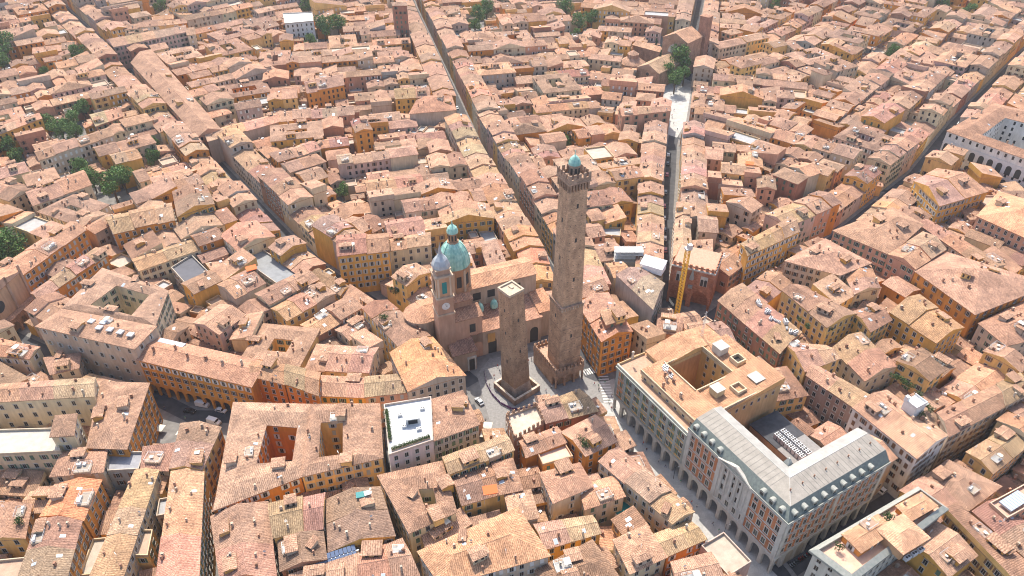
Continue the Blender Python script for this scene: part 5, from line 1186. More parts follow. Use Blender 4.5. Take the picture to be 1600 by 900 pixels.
# continuous fronts along the main streets
for n_, pts, wd in SW:
    if n_ not in ('maggiore', 'vitale', 'stefano', 'castiglione', 'cross_far', 'toschi', 'zamboni', 'sub_far'): continue
    for a, b in zip(pts, pts[1:]):
        L0 = dist(a, b); an = math.atan2(b[1] - a[1], b[0] - a[0])
        for side in (-1, 1):
            u = fr_.uniform(0, 3); D = fr_.uniform(11, 13.5)
            while u < L0:
                L = fr_.choice((9, 11, 13, 16, 20, 26)) * fr_.uniform(.95, 1.05); L = min(L, max(6, L0 - u)); cx, cy = a[0] + math.cos(an) * (u + L / 2) - math.sin(an) * side * (wd / 2 + D / 2 + .2), a[1] + math.sin(an) * (u + L / 2) + math.cos(an) * side * (wd / 2 + D / 2 + .2)
                q = try_lot(cx, cy, L, D, an, .12)
                if q: FILL.append((q, 'along' if (cx - (a[0] + b[0]) / 2) * a[0] + (cy - (a[1] + b[1]) / 2) * a[1] > 0 or (abs(math.cos(an)) < .35) else 'alow', False, 0)); u += L + .05
                else: u += 2.5
# palaces around courtyards inside the blocks
for t in range(5000):
    ix, iy = fr_.randrange(X1 - X0), fr_.randrange(Y1 - Y0)
    if occ[iy, ix] or sum(1 for f in FILL if f[1] == 'ring') > 75: continue
    L, D = fr_.uniform(20, 32), fr_.uniform(19, 26); a = segs[sid[iy, ix]]; q = try_lot(ix + X0, iy + Y0, L, D, a, .03)
    if q: FILL.append((q, 'ring', True, 0))
# group segments by orientation so that rows run on over short pieces
byang = {}
for i, a in enumerate(segs): byang.setdefault((round(math.degrees(a) % 180 / 6), i in SWAP), []).append(i)
for key, ids in byang.items():
    a = sum(segs[i] % math.pi for i in ids) / len(ids) + (math.pi / 2 if key[1] else 0); reg = np.isin(sid, ids); ys, xs = np.nonzero(reg & ~occ)
    if len(ys) == 0: continue
    c, s = math.cos(a), math.sin(a); PXs = xs + X0; PYs = ys + Y0; uu = PXs * c + PYs * s; vv = -PXs * s + PYs * c
    v = vv.min()
    while v < vv.max():
        D = fr_.uniform(9.5, 14.5); rowh = fr_.uniform(-2.4, 1.8); u = uu.min() + fr_.uniform(0, 6)
        while u < uu.max():
            L = fr_.choice((8, 9, 10, 11, 12, 14, 16, 19, 23, 28)) * fr_.uniform(.92, 1.08)
            cu, cv = u + L / 2, v + D / 2 + fr_.uniform(-.4, .4); x, y = c * cu - s * cv, s * cu + c * cv
            ix, iy = int(x - X0), int(y - Y0)
            if 0 <= ix < X1 - X0 and 0 <= iy < Y1 - Y0 and reg[iy, ix]:
                inner_ = dmin[iy, ix] > 15
                if inner_ and fr_.random() < .13: u += fr_.uniform(5, 10); continue
                q = try_lot(x, y, L - .1, D - .1, a, .13)
                if not q and L > 9:
                    for k in (-1, 1):
                        xx, yy = x + c * k * L / 4, y + s * k * L / 4; q2 = try_lot(xx, yy, L / 2, D, a, .1)
                        if q2: FILL.append((q2, D > L / 2, inner_, 0)); ROWH[id(q2)] = rowh
                if q: FILL.append((q, inner_ and fr_.random() < .22, inner_, 0)); ROWH[id(q)] = rowh
            u += L
        v += D + (fr_.uniform(3, 6.5) if fr_.random() < .5 else 0)
n_main = len(FILL)
for sz, tol in ((8, .12), (6, .1), (4.5, .08)):
    free = np.argwhere(~occ); fr_.shuffle(free_ := list(map(tuple, free[:: 3 if sz > 5 else 4])))
    for iy, ix in free_:
        if occ[iy, ix]: continue
        if dmin[iy, ix] < 1.5 or fr_.random() < .35: continue
        L, D = sz * fr_.uniform(.9, 1.5), sz * fr_.uniform(.85, 1.1); q = try_lot(ix + X0, iy + Y0, L, D, segs[sid[iy, ix]] + (math.pi / 2 if fr_.random() < .5 else 0), tol)
        if q: FILL.append((q, False, True, 1))
print('FILL', n_main, len(FILL))
SPEC = []
for q, perp, inner_, low in FILL:
    cx, cy = sum(p[0] for p in q) / 4, sum(p[1] for p in q) / 4; r = fr_
    h = 15.0 + 2.2 * hfield(cx, cy) + (ROWH[id(q)] + r.uniform(-.9, .9) if id(q) in ROWH else r.uniform(-2, 2)) - (0 if not inner_ else r.choice((0, 0, 0, 1, 2.5)))
    if low: h = r.uniform(4, 11)
    if any((cx - a_) ** 2 + (cy - b_) ** 2 < c_ * c_ for a_, b_, c_ in LOWBLK): h = min(h, r.uniform(6, 9.5))
    h = max(6, h); x = r.random()
    roof = 'gable' if x < .60 else 'hip' if x < .76 else 'shed' if x < .97 else 'flat'
    if low: roof = r.choice(('shed', 'shed', 'gable', 'gable', 'flat'))
    if perp == 'along': h = max(h, 15 + r.uniform(-1, 2)) if h > 9.6 else h; roof = 'gable'
    if perp == 'alow': h = min(h, r.uniform(9.5, 12)); roof = 'gable'; perp = 'along'
    if perp == 'ring': roof = 'gable'
    wl = r.choices(WK, WW)[0]; area = dist(q[0], q[1]) * dist(q[1], q[2]); px, py, s = PX(cx, cy, h)
    SPEC.append((area * s * s if (-60 < px < 1660 and -20 < py < 940) else 0, q, h, roof, wl, perp, low))
SPEC.sort(key=lambda t: -t[0])
N_IND = max(0, 300 - len(HOUSES))
for i, (ap, q, h, roof, wl, perp, low) in enumerate(SPEC[:N_IND]):
    if perp == 'along' and dist(q[0], q[1]) < dist(q[1], q[2]): ax_ = 1
    else: ax_ = 1 if perp is True else None
    inn = None
    if perp == 'ring': inn = grow(ccw(q), -fr_.uniform(7, 8.5))
    H(q, h, roof, wl, axis=ax_, inner=inn, world=True, r=fr_, mark=False, flatcol=fr_.choice(((.46, .31, .22), (.38, .36, .34), (.45, .38, .3))), win=dict(sp=3.1, skip=.15, blank=.2))
# all the others as one mass
big = MB(); SL = {'tile': 0, 'wall': 1, 'glass': 2, 'frame': 3, 'sh_green': 4, 'sh_white': 5, 'sh_brown': 6, 'flat': 7, 'brick': 8, 'metal': 9}
for ap, q, h, roof, wl, perp, low in SPEC[N_IND:]:
    r = fr_; q = ccw(q); rt = jit(r.choice(ROOF), .17, r); wt = jit(WALLS[wl], .1, r)
    l0 = dist(q[0], q[1]); l1 = dist(q[1], q[2])
    if perp == 'along': pass
    elif perp == 'ring': pass
    elif (l1 > l0) != perp: q = q[1:] + q[:1]
    for i in range(4):
        j = (i + 1) % 4; big.face([(*q[i], 0), (*q[j], 0), (*q[j], h), (*q[i], h)], 1, wt)
    tmp = MB()
    if perp == 'ring':
        J = grow(q, -8); sl = roof_ring(tmp, q, J, h, rt, wt); mm_ = {0: 0, 1: 1}
        for i in range(4): j = (i + 1) % 4; big.face([(*J[j], 0), (*J[i], 0), (*J[i], h), (*J[j], h)], 1, wt)
        add_windows_joined(big, wall_windows(J[::-1], h, r, sp=3.4, skip=.2, zmin=5, facing=.1), lambda: ('plain', 'sh_white'), SL, simple=True)
    elif roof == 'flat': flat_roof(tmp, q, h, r.choice(((.45, .31, .22), (.36, .36, .36), (.45, .38, .31))), wt); mm_ = {0: 7, 1: 1}; sl = []
    else: sl = roof_quad(tmp, q, h, roof, rt, wt); mm_ = {0: 0, 1: 1}
    for f, m, t, uv in zip(tmp.f, tmp.m, tmp.t, tmp.uv): big.face([tmp.v[i] for i in f], mm_[m], t, uv)
    if ap > 0:
        sh = r.choice(('sh_green', 'sh_white', 'sh_brown')); kk = r.choice((['open', 'plain'], ['plain'], ['open', 'closed']))
        add_windows_joined(big, wall_windows(q, h, r, sp=3.2, skip=.2, zmin=4, facing=-.3 if perp == 'along' else .1, blank=.2 if perp != 'along' else 0), lambda: (r.choice(kk), sh), SL, simple=True)
        for k in range(r.randint(0, 3)):
            if not sl: break
            p = on_slope(r.choice(sl), r, .15); a = r.uniform(.25, .5); t = r.choice(((.45, .27, .19), (.58, .48, .38), (.34, .2, .15))); big.obox(p[0], p[1], a, a * .7, r.uniform(0, 3), p[2] - .5, p[2] + r.uniform(.8, 1.6), 8, t)
        if sl and r.random() < .3:
            p = on_slope(r.choice(sl), r, .2); big.obox(p[0], p[1], r.uniform(.3, .9), r.uniform(.3, .6), r.uniform(0, 3), p[2], p[2] + r.uniform(.2, .9), 9)
o = big.build('distant_houses', list(SL)); stuff(o); o['label'] = 'mass of small tiled houses packed between the streets in the distance'

# ================================================================== labels that single out each house
LM = [('the green church dome', 711, 400), ('the tall brick tower', 885, 420), ('the short leaning tower', 803, 540), ('the gothic brick palace', 1100, 440), ('the grey-roofed palace', 1220, 720), ('the yellow palace', 1090, 570),
      ('the white roof terrace', 640, 655), ('the orange arcade palace', 310, 590), ('the van square', 295, 660), ('the left church facade', 20, 470), ('the white arcaded palace', 1560, 220), ('the far brick church', 990, 90),
      ('the modern white block', 465, 40), ('the white corner house', 1410, 660), ('the copper-edged roof terrace', 1370, 830), ('the orange-courtyard palace', 420, 700), ('the six-skylight roof', 150, 515), ('the big bottom hip roof', 755, 850),
      ('the long ochre row', 1205, 370), ('the left courtyard garden', 170, 275), ('the pink far palace', 230, 60), ('the salmon arch house', 1008, 185), ('the crane mast', 1062, 430), ('the right-edge orange building', 1520, 440), ('the narrow tower house', 565, 200)]
groups = {}
for (root, px, py, wl, rw, ap, cat) in HOUSES:
    nm, lx, ly = min(LM, key=lambda t: math.hypot(px - t[1], (py - t[2]) * 1.4)); dx, dy = px - lx, (py - ly) * 1.4
    rel = ('right of ' if dx > 0 else 'left of ') if abs(dx) > abs(dy) else ('in front of ' if dy > 0 else 'behind '); groups.setdefault((wl, rw, rel, nm), []).append((math.hypot(dx, dy), root, px, py))
ORD = ['nearest', 'second nearest', 'third nearest', 'fourth nearest', 'fifth nearest']
for (wl, rw, rel, nm), lst in groups.items():
    lst.sort(key=lambda t: t[0])
    for i, (d, root, px, py) in enumerate(lst):
        rr = f'{rw} tile roof' if rw != 'flat terraced' else 'flat roof terrace'
        lb = f'{wl} house with {rr} {rel}{nm}' if len(lst) == 1 else f'{wl} house with {rr}, {ORD[i]} {rel}{nm}' if i < 5 else f'{wl} house with {rr}, {int(px / 16)} percent across, {int(py / 9)} percent down'
        while lb in used_labels: lb += ' too'
        tag(root, lb, 'house', 'tiled houses of the old town')

# ================================================================== things on roofs and terraces
def roof_item(name, fn, mats, px, py, z, yaw, label, cat, group=None, extra=None):
    x, y = U(px, py, z); mb = MB(); fn(mb); o = mb.build(name, mats); o.location = (x, y, z); o.rotation_euler = (0, 0, yaw); tag(o, label, cat, group); return o
def hedge(px0, px1, z, n, label):
    r = random.Random(n); a, b = U(*px0, z), U(*px1, z); o = empty('planter_hedge', (*a, z)); mb = MB(); fr = FR((0, 0), math.atan2(b[1] - a[1], b[0] - a[0])); L = dist(a, b)
    fr.box(mb, 0, L, -.4, .4, 0, .6, 0, (.5, .4, .3)); mb.build('planter', ['wall'], o); mb = MB()
    for i in range(int(L * 170)):
        p = Vector((*fr.P(r.uniform(0, L), r.gauss(0, .35)), .6 + abs(r.gauss(0, .5)))); s = r.uniform(.08, .17); a_ = Vector((r.gauss(0, 1), r.gauss(0, 1), r.gauss(0, 1))).normalized(); b_ = a_.orthogonal().normalized(); d_ = a_.cross(b_); k = r.uniform(.6, 1.4)
        mb.face([tuple(p + b_ * s), tuple(p + d_ * s * .7), tuple(p - b_ * s), tuple(p - d_ * s * .7)], 0, (.06 * k, .10 * k, .03 * k))
    mb.build('foliage', ['leaf'], o); tag(o, label, 'hedge')
hedge((612, 704), (672, 684), 20.05, 31, 'green hedge in a planter along the front of the white roof terrace')
hedge((604, 642), (610, 690), 20.05, 33, 'green hedge along the left edge of the white roof terrace')
def penthouse(mb): mb.box(-2.2, 2.2, -1.6, 1.6, 0, 2.6, 0, (.62, .62, .6)); mb.box(-2.4, 2.4, -1.8, 1.8, 2.6, 2.8, 0, (.7, .7, .7)); mb.box(-1.5, 1.5, -1.64, -1.6, .4, 2.2, 1)
roof_item('stair_hut', penthouse, ['flat', 'glass'], 645, 658, 20, .2, 'grey stair hut on the white roof terrace', 'hut')
for i, (px, py) in enumerate([(625, 650), (660, 640), (632, 668), (655, 672)]):
    o = inst('air_conditioner', AC, None, (*U(px, py, 20), 20), .25); tag(o, ['leftmost', 'rearmost', 'front left', 'front right'][i] + ' cooling unit on the white roof terrace', 'cooling unit', 'units on the white terrace')
def awning(c, hh=2.4):
    def fn(mb):
        mb.face([(-2.2, -1.5, hh - .4), (2.2, -1.5, hh - .4), (2.2, 1.5, hh), (-2.2, 1.5, hh)], 0); mb.face([(-2.2, -1.5, hh - .7), (2.2, -1.5, hh - .7), (2.2, -1.5, hh - .4), (-2.2, -1.5, hh - .4)], 0)
        mb.face([(2.2, 1.5, hh - .05), (-2.2, 1.5, hh - .05), (-2.2, -1.5, hh - .45), (2.2, -1.5, hh - .45)], 0)
        for sx in (-2.1, 2.1):
            for sy in (-1.4, 1.4): mb.tube((sx, sy, -2.5), (sx, sy, hh - .3), .05, .05, 5, 1)
    return fn
roof_item('roof_awning', awning('teal'), ['teal', 'metal'], 566, 778, 17.2, .25, 'green awning over a roof terrace near the bottom', 'awning').scale = (.75, .6, .8)
roof_item('roof_awning', awning('o'), ['orange_cloth', 'metal'], 766, 772, 15.5, .2, 'bright orange awning on a roof terrace at the bottom centre', 'awning')
roof_item('roof_awning', awning('o'), ['orange_cloth', 'metal'], 394, 425, 15.5, .5, 'orange awning on a roof left of the grey sheet roof', 'awning')
roof_item('roof_awning', awning('o', 3), ['orange_cloth', 'metal'], 1170, 262, 16.5, -.3, 'long orange awning on a roof right of the far square street', 'awning')
roof_item('glass_canopy', lambda mb: (mb.box(-3.5, 3.5, -2.5, 2.5, 5.6, 5.9, 0), mb.box(-3.6, 3.6, -2.6, 2.6, 0, 5.6, 1)), ['teal', 'wall'], 968, 812, 0, -.7, 'teal courtyard canopy left of the wide street', 'canopy')
roof_item('tarpaulin_roof', lambda mb: (mb.face([(-5, -3, 2.2), (5, -3, 2.2), (5, 3, 3.4), (-5, 3, 3.4)], 0), mb.box(-4.8, 4.8, -2.8, 2.8, -1.0, 2.1, 1)), ['white', 'flat'], 1020, 418, 18, -.5, 'white tarpaulin roof on scaffolding left of the crane mast', 'tarpaulin')
# scaffold deck with pipes
x, y = U(982, 398, 16); o = empty('scaffold_deck', (x, y, 14)); mb = MB()
for i in range(7):
    for j in range(3): mb.tube((i * 2 - 6, j * 2.2 - 2.2, 0), (i * 2 - 6, j * 2.2 - 2.2, 5.5), .06, .06, 5, 0)
for k in range(3):
    for j in range(3): mb.tube((-6, j * 2.2 - 2.2, 1.7 * k + 1.2), (6, j * 2.2 - 2.2, 1.7 * k + 1.2), .06, .06, 5, 0)
mb.build('poles', ['metal'], o)
for k in range(3): mb = MB(); mb.box(-6.2, 6.2, -2.3, 2.3, 1.7 * k + 1.3, 1.7 * k + 1.4, 0, (.6, .6, .58)); mb.build('deck', ['flat'], o)
mb = MB(); mb.box(-6.4, 6.4, -2.6, 2.6, -14, 0, 0, (.5, .47, .42)); mb.build('base_wall', ['wall'], o); tag(o, 'grey metal scaffolding and roof plant right of the tall tower', 'scaffolding')
# solar panels
a, b = U(487, 893, 15.2), U(563, 868, 15.2); fr = FR(a, math.atan2(b[1] - a[1], b[0] - a[0])); L = dist(a, b); o = empty('solar_array', (*a, 15.2)); n = int(L / 1.15)
for k in range(n):
    for j in range(2):
        mb = MB(); mb.box(.04, 1.06, .03, 1.6, 0, .06, 0); e = mb.mesh('panel', ['solar']) if (k + j == 0) else e
        p = fr.P(k * 1.15, j * 1.7); inst('panel', e, o, (p[0] - a[0], p[1] - a[1], .1 + j * .62), rot=(.35, 0, fr.a))
mb = MB(); fr0 = FR((0, 0), fr.a); fr0.box(mb, 0, L, 1.5, 1.75, -1.6, .55, 0); fr0.box(mb, 0, L, .2, .4, -1.2, .1, 0); mb.build('support_rail', ['metal'], o); tag(o, 'row of blue solar panels on a roof at the bottom edge', 'solar panels')
# merlons of the pale terrace, copper gutter of the bottom right building
rr0 = tr; c0 = tr.location
for i in range(4):
    a, b = tq[0][i], tq[0][(i + 1) % 4]; L = dist(a, b); n = int(L / 1.7); fr = FR(a, math.atan2(b[1] - a[1], b[0] - a[0]))
    for j in range(n):
        p = fr.P((j + .5) * L / n, .22); inst('merlon', merl, tr, (p[0] - c0[0], p[1] - c0[1], 13.4), fr.a)
mb = MB(); E_ = grow(cbq[0], .9); I_ = grow(cbq[0], -.6)
for i in range(4):
    j = (i + 1) % 4; mb.face([(*E_[i], 22.3), (*E_[j], 22.3), (*I_[j], 23.3), (*I_[i], 23.3)], 0); mb.face([(*E_[i], 21.5), (*E_[j], 21.5), (*E_[j], 22.3), (*E_[i], 22.3)], 0); mb.face([(*I_[j], 21.6), (*I_[i], 21.6), (*I_[i], 23.3), (*I_[j], 23.3)], 0)
mb.face([(*p, 21.5) for p in E_[::-1]], 0); mb.build('copper_gutter', ['palecopper'], cb, tuple(cb.location))
x, y = U(1405, 845, 22); o = empty('roof_pavilion', (x, y, 22)); mb = MB(); mb.box(-5, 5, -4, 4, 0, 3.2, 0, (.62, .36, .2)); mb.build('wall', ['wall'], o); mb = MB(); roof_quad(mb, [(-5, -4), (5, -4), (5, 4), (-5, 4)], 3.2, 'hip', (.6, .38, .26), (.6, .4, .25), pitch=.35); mb.build('roof', ['tile', 'wall'], o)
for k in range(3): inst('air_conditioner', AC, o, (-3 + k * 2.6, -4.8, 0), 0, 1.2)
o.rotation_euler = (0, 0, R(28)); tag(o, 'orange roof pavilion on the copper-edged terrace at the bottom right', 'pavilion')
for q_, h_, nm_ in (([(1318, 836), (1372, 806), (1398, 828), (1345, 862)], 24.5, 'left'), ([(1402, 792), (1440, 772), (1462, 790), (1424, 812)], 24.2, 'rear')):
    H(q_, h_, 'hip', 'orange', label=nm_ + ' terracotta hip-roofed penthouse on the copper-edged terrace', cat='penthouse', mark=False, nch=1, win=dict(zmin=20.5), rt=(.50, .31, .2))
r_, pq_, _, _ = H([(1545, 788), (1600, 758), (1612, 790), (1572, 812)], 17, 'flat', 'salmon', label='house with a white glazed roof light near the right edge', flatcol=(.55, .34, .25), mark=False, nch=0)
cxy = r_.location; fr = FR((0, 0), R(28)); mb = MB()
for k in range(8):
    fr.box(mb, -4.4 + k * 1.1, -3.4 + k * 1.1, -1.9, 1.9, 17.9, 18.5, 0)
mb.build('roof_light', ['skyl'], r_)
# white rooftop tower with spiral stair look on the corner house
x, y = U(1425, 640, 22); o = empty('white_roof_tower', (x, y, 21)); mb = MB(); mb.box(-2.6, 2.6, -2.2, 2.2, 0, 4.5, 0, (.72, .72, .7)); mb.box(-2.9, -1.6, 1.2, 2.4, 4.5, 6.6, 0, (.75, .75, .74)); mb.build('wall', ['flat'], o)
mb = MB(); mb.box(-2.7, 2.7, -2.3, -2.1, 4.5, 5.3, 0); mb.box(2.5, 2.7, -2.1, 2.3, 4.5, 5.3, 0); mb.box(-2.7, -2.5, -2.1, 2.3, 4.5, 5.3, 0); mb.build('parapet', ['white'], o); mb = MB(); mb.box(2.75, 5.5, -1.8, 1.5, 2.4, 2.6, 0); mb.build('canopy', ['palecopper'], o); o.rotation_euler = (0, 0, .5); tag(o, 'white rooftop tower with parapet on the white corner house', 'roof tower')
for i, (px, py, z, lb) in enumerate([(1398, 592, 18, 'leftmost plant'), (1410, 598, 18, 'second plant'), (1420, 606, 18, 'third plant'), (1435, 622, 18, 'plant behind the white rooftop tower'), (1445, 634, 18, 'plant right of the white rooftop tower'), (1455, 642, 18, 'last plant right of the white rooftop tower'), (1440, 650, 20, 'plant in front of the white rooftop tower'),
    (600, 498, 17, 'round potted bush on the roof by the church apse'), (612, 452, 9, 'yellow-green bush in the yard left of the church apse'), (618, 458, 9, 'lower yellow-green bush left of the church apse'), (905, 690, 13, 'green plant on a terrace in front of the tall tower'), (914, 698, 13, 'second green plant on a terrace in front of the tall tower'), (1250, 500, 18.5, 'green plant on the planted terrace below the gothic palace'), (1262, 512, 18.5, 'right-hand green plant on the planted terrace below the gothic palace'), (1296, 515, 14, 'bush in the yellow courtyard'), (530, 300, 12, 'bright bush in the courtyard left of the dome'), (30, 815, 13, 'green plant on a low roof at the left edge'), (1312, 856, 22, 'left plant on the copper-edged terrace'), (1385, 812, 22, 'second plant on the copper-edged terrace')]):
    if i < 3: lb += ' on the roof garden behind the white rooftop tower'
    plant('shrub', px, py, 1.4, rng.uniform(1.3, 2.0), lb, 'plant', 'terrace plants', ground=z, block=False)

# ================================================================== vehicles
def car_meshes(kind, paint):
    b = MB(); g = MB()
    if kind == 'van': prof = [(-2.5, .35), (-2.5, 1.2), (-2.45, 2.2), (1.3, 2.25), (1.9, 1.35), (2.5, 1.1), (2.55, .35)]; hw = .95; glass = [(1.38, 2.05), (1.86, 1.38), (1.0, 1.4), (1.0, 2.05)]
    else: prof = [(-2.1, .35), (-2.12, .85), (-1.75, 1.0), (-1.25, 1.45), (.35, 1.47), (1.1, .98), (2.0, .85), (2.1, .35)]; hw = .86; glass = [(-1.55, 1.02), (-1.2, 1.38), (.3, 1.40), (.85, 1.0)]
    def ins(z): return hw - (.0 if z < 1.05 else (.16 if kind != 'van' else .07) * min(1, (z - 1.0) / .45))
    A = [(x, -ins(z), z) for x, z in prof]; B = [(x, ins(z), z) for x, z in prof]; n = len(prof)
    b.face(A, 0); b.face(B[::-1], 0)
    for i in range(n): b.face([A[i], B[i], B[(i + 1) % n], A[(i + 1) % n]], 0)
    for s in (-1, 1): g.face([(x, s * (ins(z) + .012), z) for x, z in glass], 0)
    i0 = 3 if kind == 'van' else 4
    (x0, z0), (x1, z1) = prof[i0], prof[i0 + 1]; nx, nz = (z0 - z1), (x1 - x0); l = math.hypot(nx, nz); nx, nz = nx / l * .012, nz / l * .012
    g.face([(x0 + .06 + nx, -ins(z0) + .1, z0 - .05 + nz), (x0 + .06 + nx, ins(z0) - .1, z0 - .05 + nz), (x1 - .06 + nx, ins(z1) - .1, z1 + .05 + nz), (x1 - .06 + nx, -ins(z1) + .1, z1 + .05 + nz)], 0)
    if kind == 'car':
        g.face([(-1.72, -.68, 1.03), (-1.72, .68, 1.03), (-1.28, .62, 1.44), (-1.28, -.62, 1.44)], 0)
    return b.mesh('body', [paint]), g.mesh('window_glass', ['glass'])
wh = MB()
for (r0, y0, y1, m) in ((.33, -.11, .11, 0), (.2, -.12, .12, 1)):
    n = 12; A = [(r0 * math.cos(2 * math.pi * i / n), y0, r0 * math.sin(2 * math.pi * i / n)) for i in range(n)]; B = [(x, y1, z) for x, _, z in A]
    wh.face(A, m); wh.face(B[::-1], m)
    for i in range(n): wh.face([A[i], A[(i + 1) % n], B[(i + 1) % n], B[i]], m)
WHL = wh.mesh('wheel', ['tyre', 'rim'])
hl = MB(); hl.box(-.03, .03, -.16, .16, -.08, .08, 0); HLM = hl.mesh('headlight', ['lamp'])
CARM = {}
def vehicle(kind, paint, x, y, yaw, label, group=None, cat=None):
    k = (kind, paint)
    if k not in CARM: CARM[k] = car_meshes(kind, paint)
    o = empty('parked_' + kind, (x, y, .03)); inst('body', CARM[k][0], o, (0, 0, 0)); inst('window_glass', CARM[k][1], o, (0, 0, 0))
    wx = 1.55 if kind == 'van' else 1.3
    for sx in (-wx, wx):
        for sy in (-.8, .8): inst('wheel', WHL, o, (sx, sy, .33))
    for sy in (-.6, .6): inst('headlight', HLM, o, (2.53 if kind == 'van' else 2.06, sy, .7))
    o.rotation_euler = (0, 0, yaw); tag(o, label, cat or kind, group)
def at(px, py, yaw, kind, paint, label, group=None):
    x, y = U(px, py); vehicle(kind, paint, x, y, yaw, label, group)
at(317, 634, -.25, 'van', 'car_white', 'white van parked nearest the arcade of the orange palace'); at(346, 643, -.3, 'car', 'car_white', 'small white car right of the vans on the small square'); at(335, 661, -.35, 'van', 'car_white', 'white van parked at the front of the small square'); at(297, 644, -.2, 'car', 'car_black', 'black car parked left of the white vans')
at(749, 629, 2.2, 'car', 'car_silver', 'silver car driving left of the leaning tower'); at(1108, 862, -.98, 'car', 'car_black', 'black car at the left kerb of the wide street'); at(1135, 888, -.98, 'van', 'car_blue', 'blue van at the bottom of the wide street'); at(958, 664, -.98, 'car', 'car_black', 'dark car by the left kerb near the zebra crossing')
at(1380, 768, .6, 'car', 'car_white', 'white car in the lane right of the grey palace')
for st, side, lbl, n0, n1, step in ((1, 1, 'straight street behind the tall tower', 3, 7, 13), (4, 1, 'street running up beside the crane', 1, 4, 11), (2, 1, 'diagonal street at the left', 5, 8, 19), (5, -1, 'diagonal street at the right', 3, 6, 15)):
    pts = SW[st][1]; i = 0
    for a, b in list(zip(pts, pts[1:]))[n0:n1]:
        L = dist(a, b); an = math.atan2(b[1] - a[1], b[0] - a[0]); d = 4
        while d < L - 3:
            p = lerp(a, b, d / L); wv = SW[st][2] / 2 - 2.6
            cc_ = rng.choice(('car_white', 'car_silver', 'car_grey', 'car_black', 'car_red', 'car_white')); i += 1; vehicle('car', cc_, p[0] - math.sin(an) * wv * side, p[1] + math.cos(an) * wv * side, an, f'{cc_[4:]} car, {i}{"th" if 4 <= i <= 20 else {1: "st", 2: "nd", 3: "rd"}.get(i % 10, "th")} along the {lbl}', 'cars parked along the ' + lbl); d += step * rng.uniform(.7, 1.5)
# scooters
sm = MB(); sm.box(-.55, .35, -.14, .14, .3, .62, 0); sm.box(-.6, .1, -.15, .15, .62, .78, 1); sm.box(.4, .52, -.2, .2, .25, 1.0, 0); sm.tube((.42, -.32, 1.05), (.42, .32, 1.05), .03, .03, 6, 1)
SCB = [sm.mesh('body', [p, 'tyre']) for p in ('car_grey', 'car_red', 'car_silver', 'car_black')]
def scooters(p0, p1, n, label, group):
    a, b = U(*p0), U(*p1); an = math.atan2(b[1] - a[1], b[0] - a[0]) + math.pi / 2 + .3
    for k in range(n):
        p = lerp(a, b, (k + rng.uniform(-.2, .2)) / n); o = empty('motor_scooter', (*p, .02)); inst('body', rng.choice(SCB), o, (0, 0, 0))
        for sx in (-.5, .55): inst('wheel', WHL, o, (sx, 0, .26), scale=(.78, .5, .78))
        o.rotation_euler = (0, 0, an + rng.uniform(-.15, .15)); tag(o, label, 'scooter', group)
scooters((912, 545), (938, 582), 16, 'motor scooter in the row parked right of the tall tower', 'scooters right of the tall tower')
scooters((1235, 885), (1300, 842), 20, 'motor scooter parked in the shade beside the grey palace', 'scooters beside the grey palace')
# zebra crossings
def zebra(p0, p1, n, w_, l_, label):
    a, b = U(*p0), U(*p1); fr = FR(a, math.atan2(b[1] - a[1], b[0] - a[0])); L = dist(a, b); o = empty('zebra_crossing', (*a, 0)); e = None
    mb = MB(); mb.box(-w_ / 2, w_ / 2, -l_ / 2, l_ / 2, 0, .004, 0); me = mb.mesh('stripe', ['paint'])
    for k in range(n):
        p = fr.P((k + .5) * L / n, 0); inst('stripe', me, o, (p[0] - a[0], p[1] - a[1], .024), fr.a)
    tag(o, label, 'road marking')
zebra((912, 583), (931, 577), 6, .5, 3.2, 'zebra crossing on the street just right of the tall tower'); zebra((948, 664), (968, 656), 5, .5, 3.2, 'zebra crossing on the wide street beside the dark car')
zebra((940, 578), (952, 630), 12, .55, 4.0, 'long striped crossing in front of the yellow palace corner')
# market parasols on the squares
def parasol(px, py, label, sc=1.0):
    x, y = U(px, py, 2.4); o = empty('parasol', (x, y, 0)); mb = MB(); mb.tube((0, 0, 0), (0, 0, 2.6), .04, .03, 6, 0); mb.build('pole', ['metal'], o); mb = MB(); mb.lathe(0, 0, [(1.7, 2.2), (1.65, 2.28), (.05, 2.9)], 4, 0, ph=.6); mb.build('canopy', ['cloth'], o); mb = MB(); mb.lathe(0, 0, [(.35, 0), (.35, .12)], 8, 0); mb.build('base', ['pave'], o); o.scale = (sc, sc, 1); tag(o, label, 'parasol')
parasol(762, 664, 'upper cream parasol left of the merlon terrace', 1.3); parasol(757, 678, 'middle cream parasol left of the merlon terrace', 1.2); parasol(768, 686, 'lower cream parasol left of the merlon terrace', 1.2); parasol(249, 668, 'white parasol at the left of the van square', 1.3); parasol(285, 674, 'cream parasol at the front of the van square', 1.5)

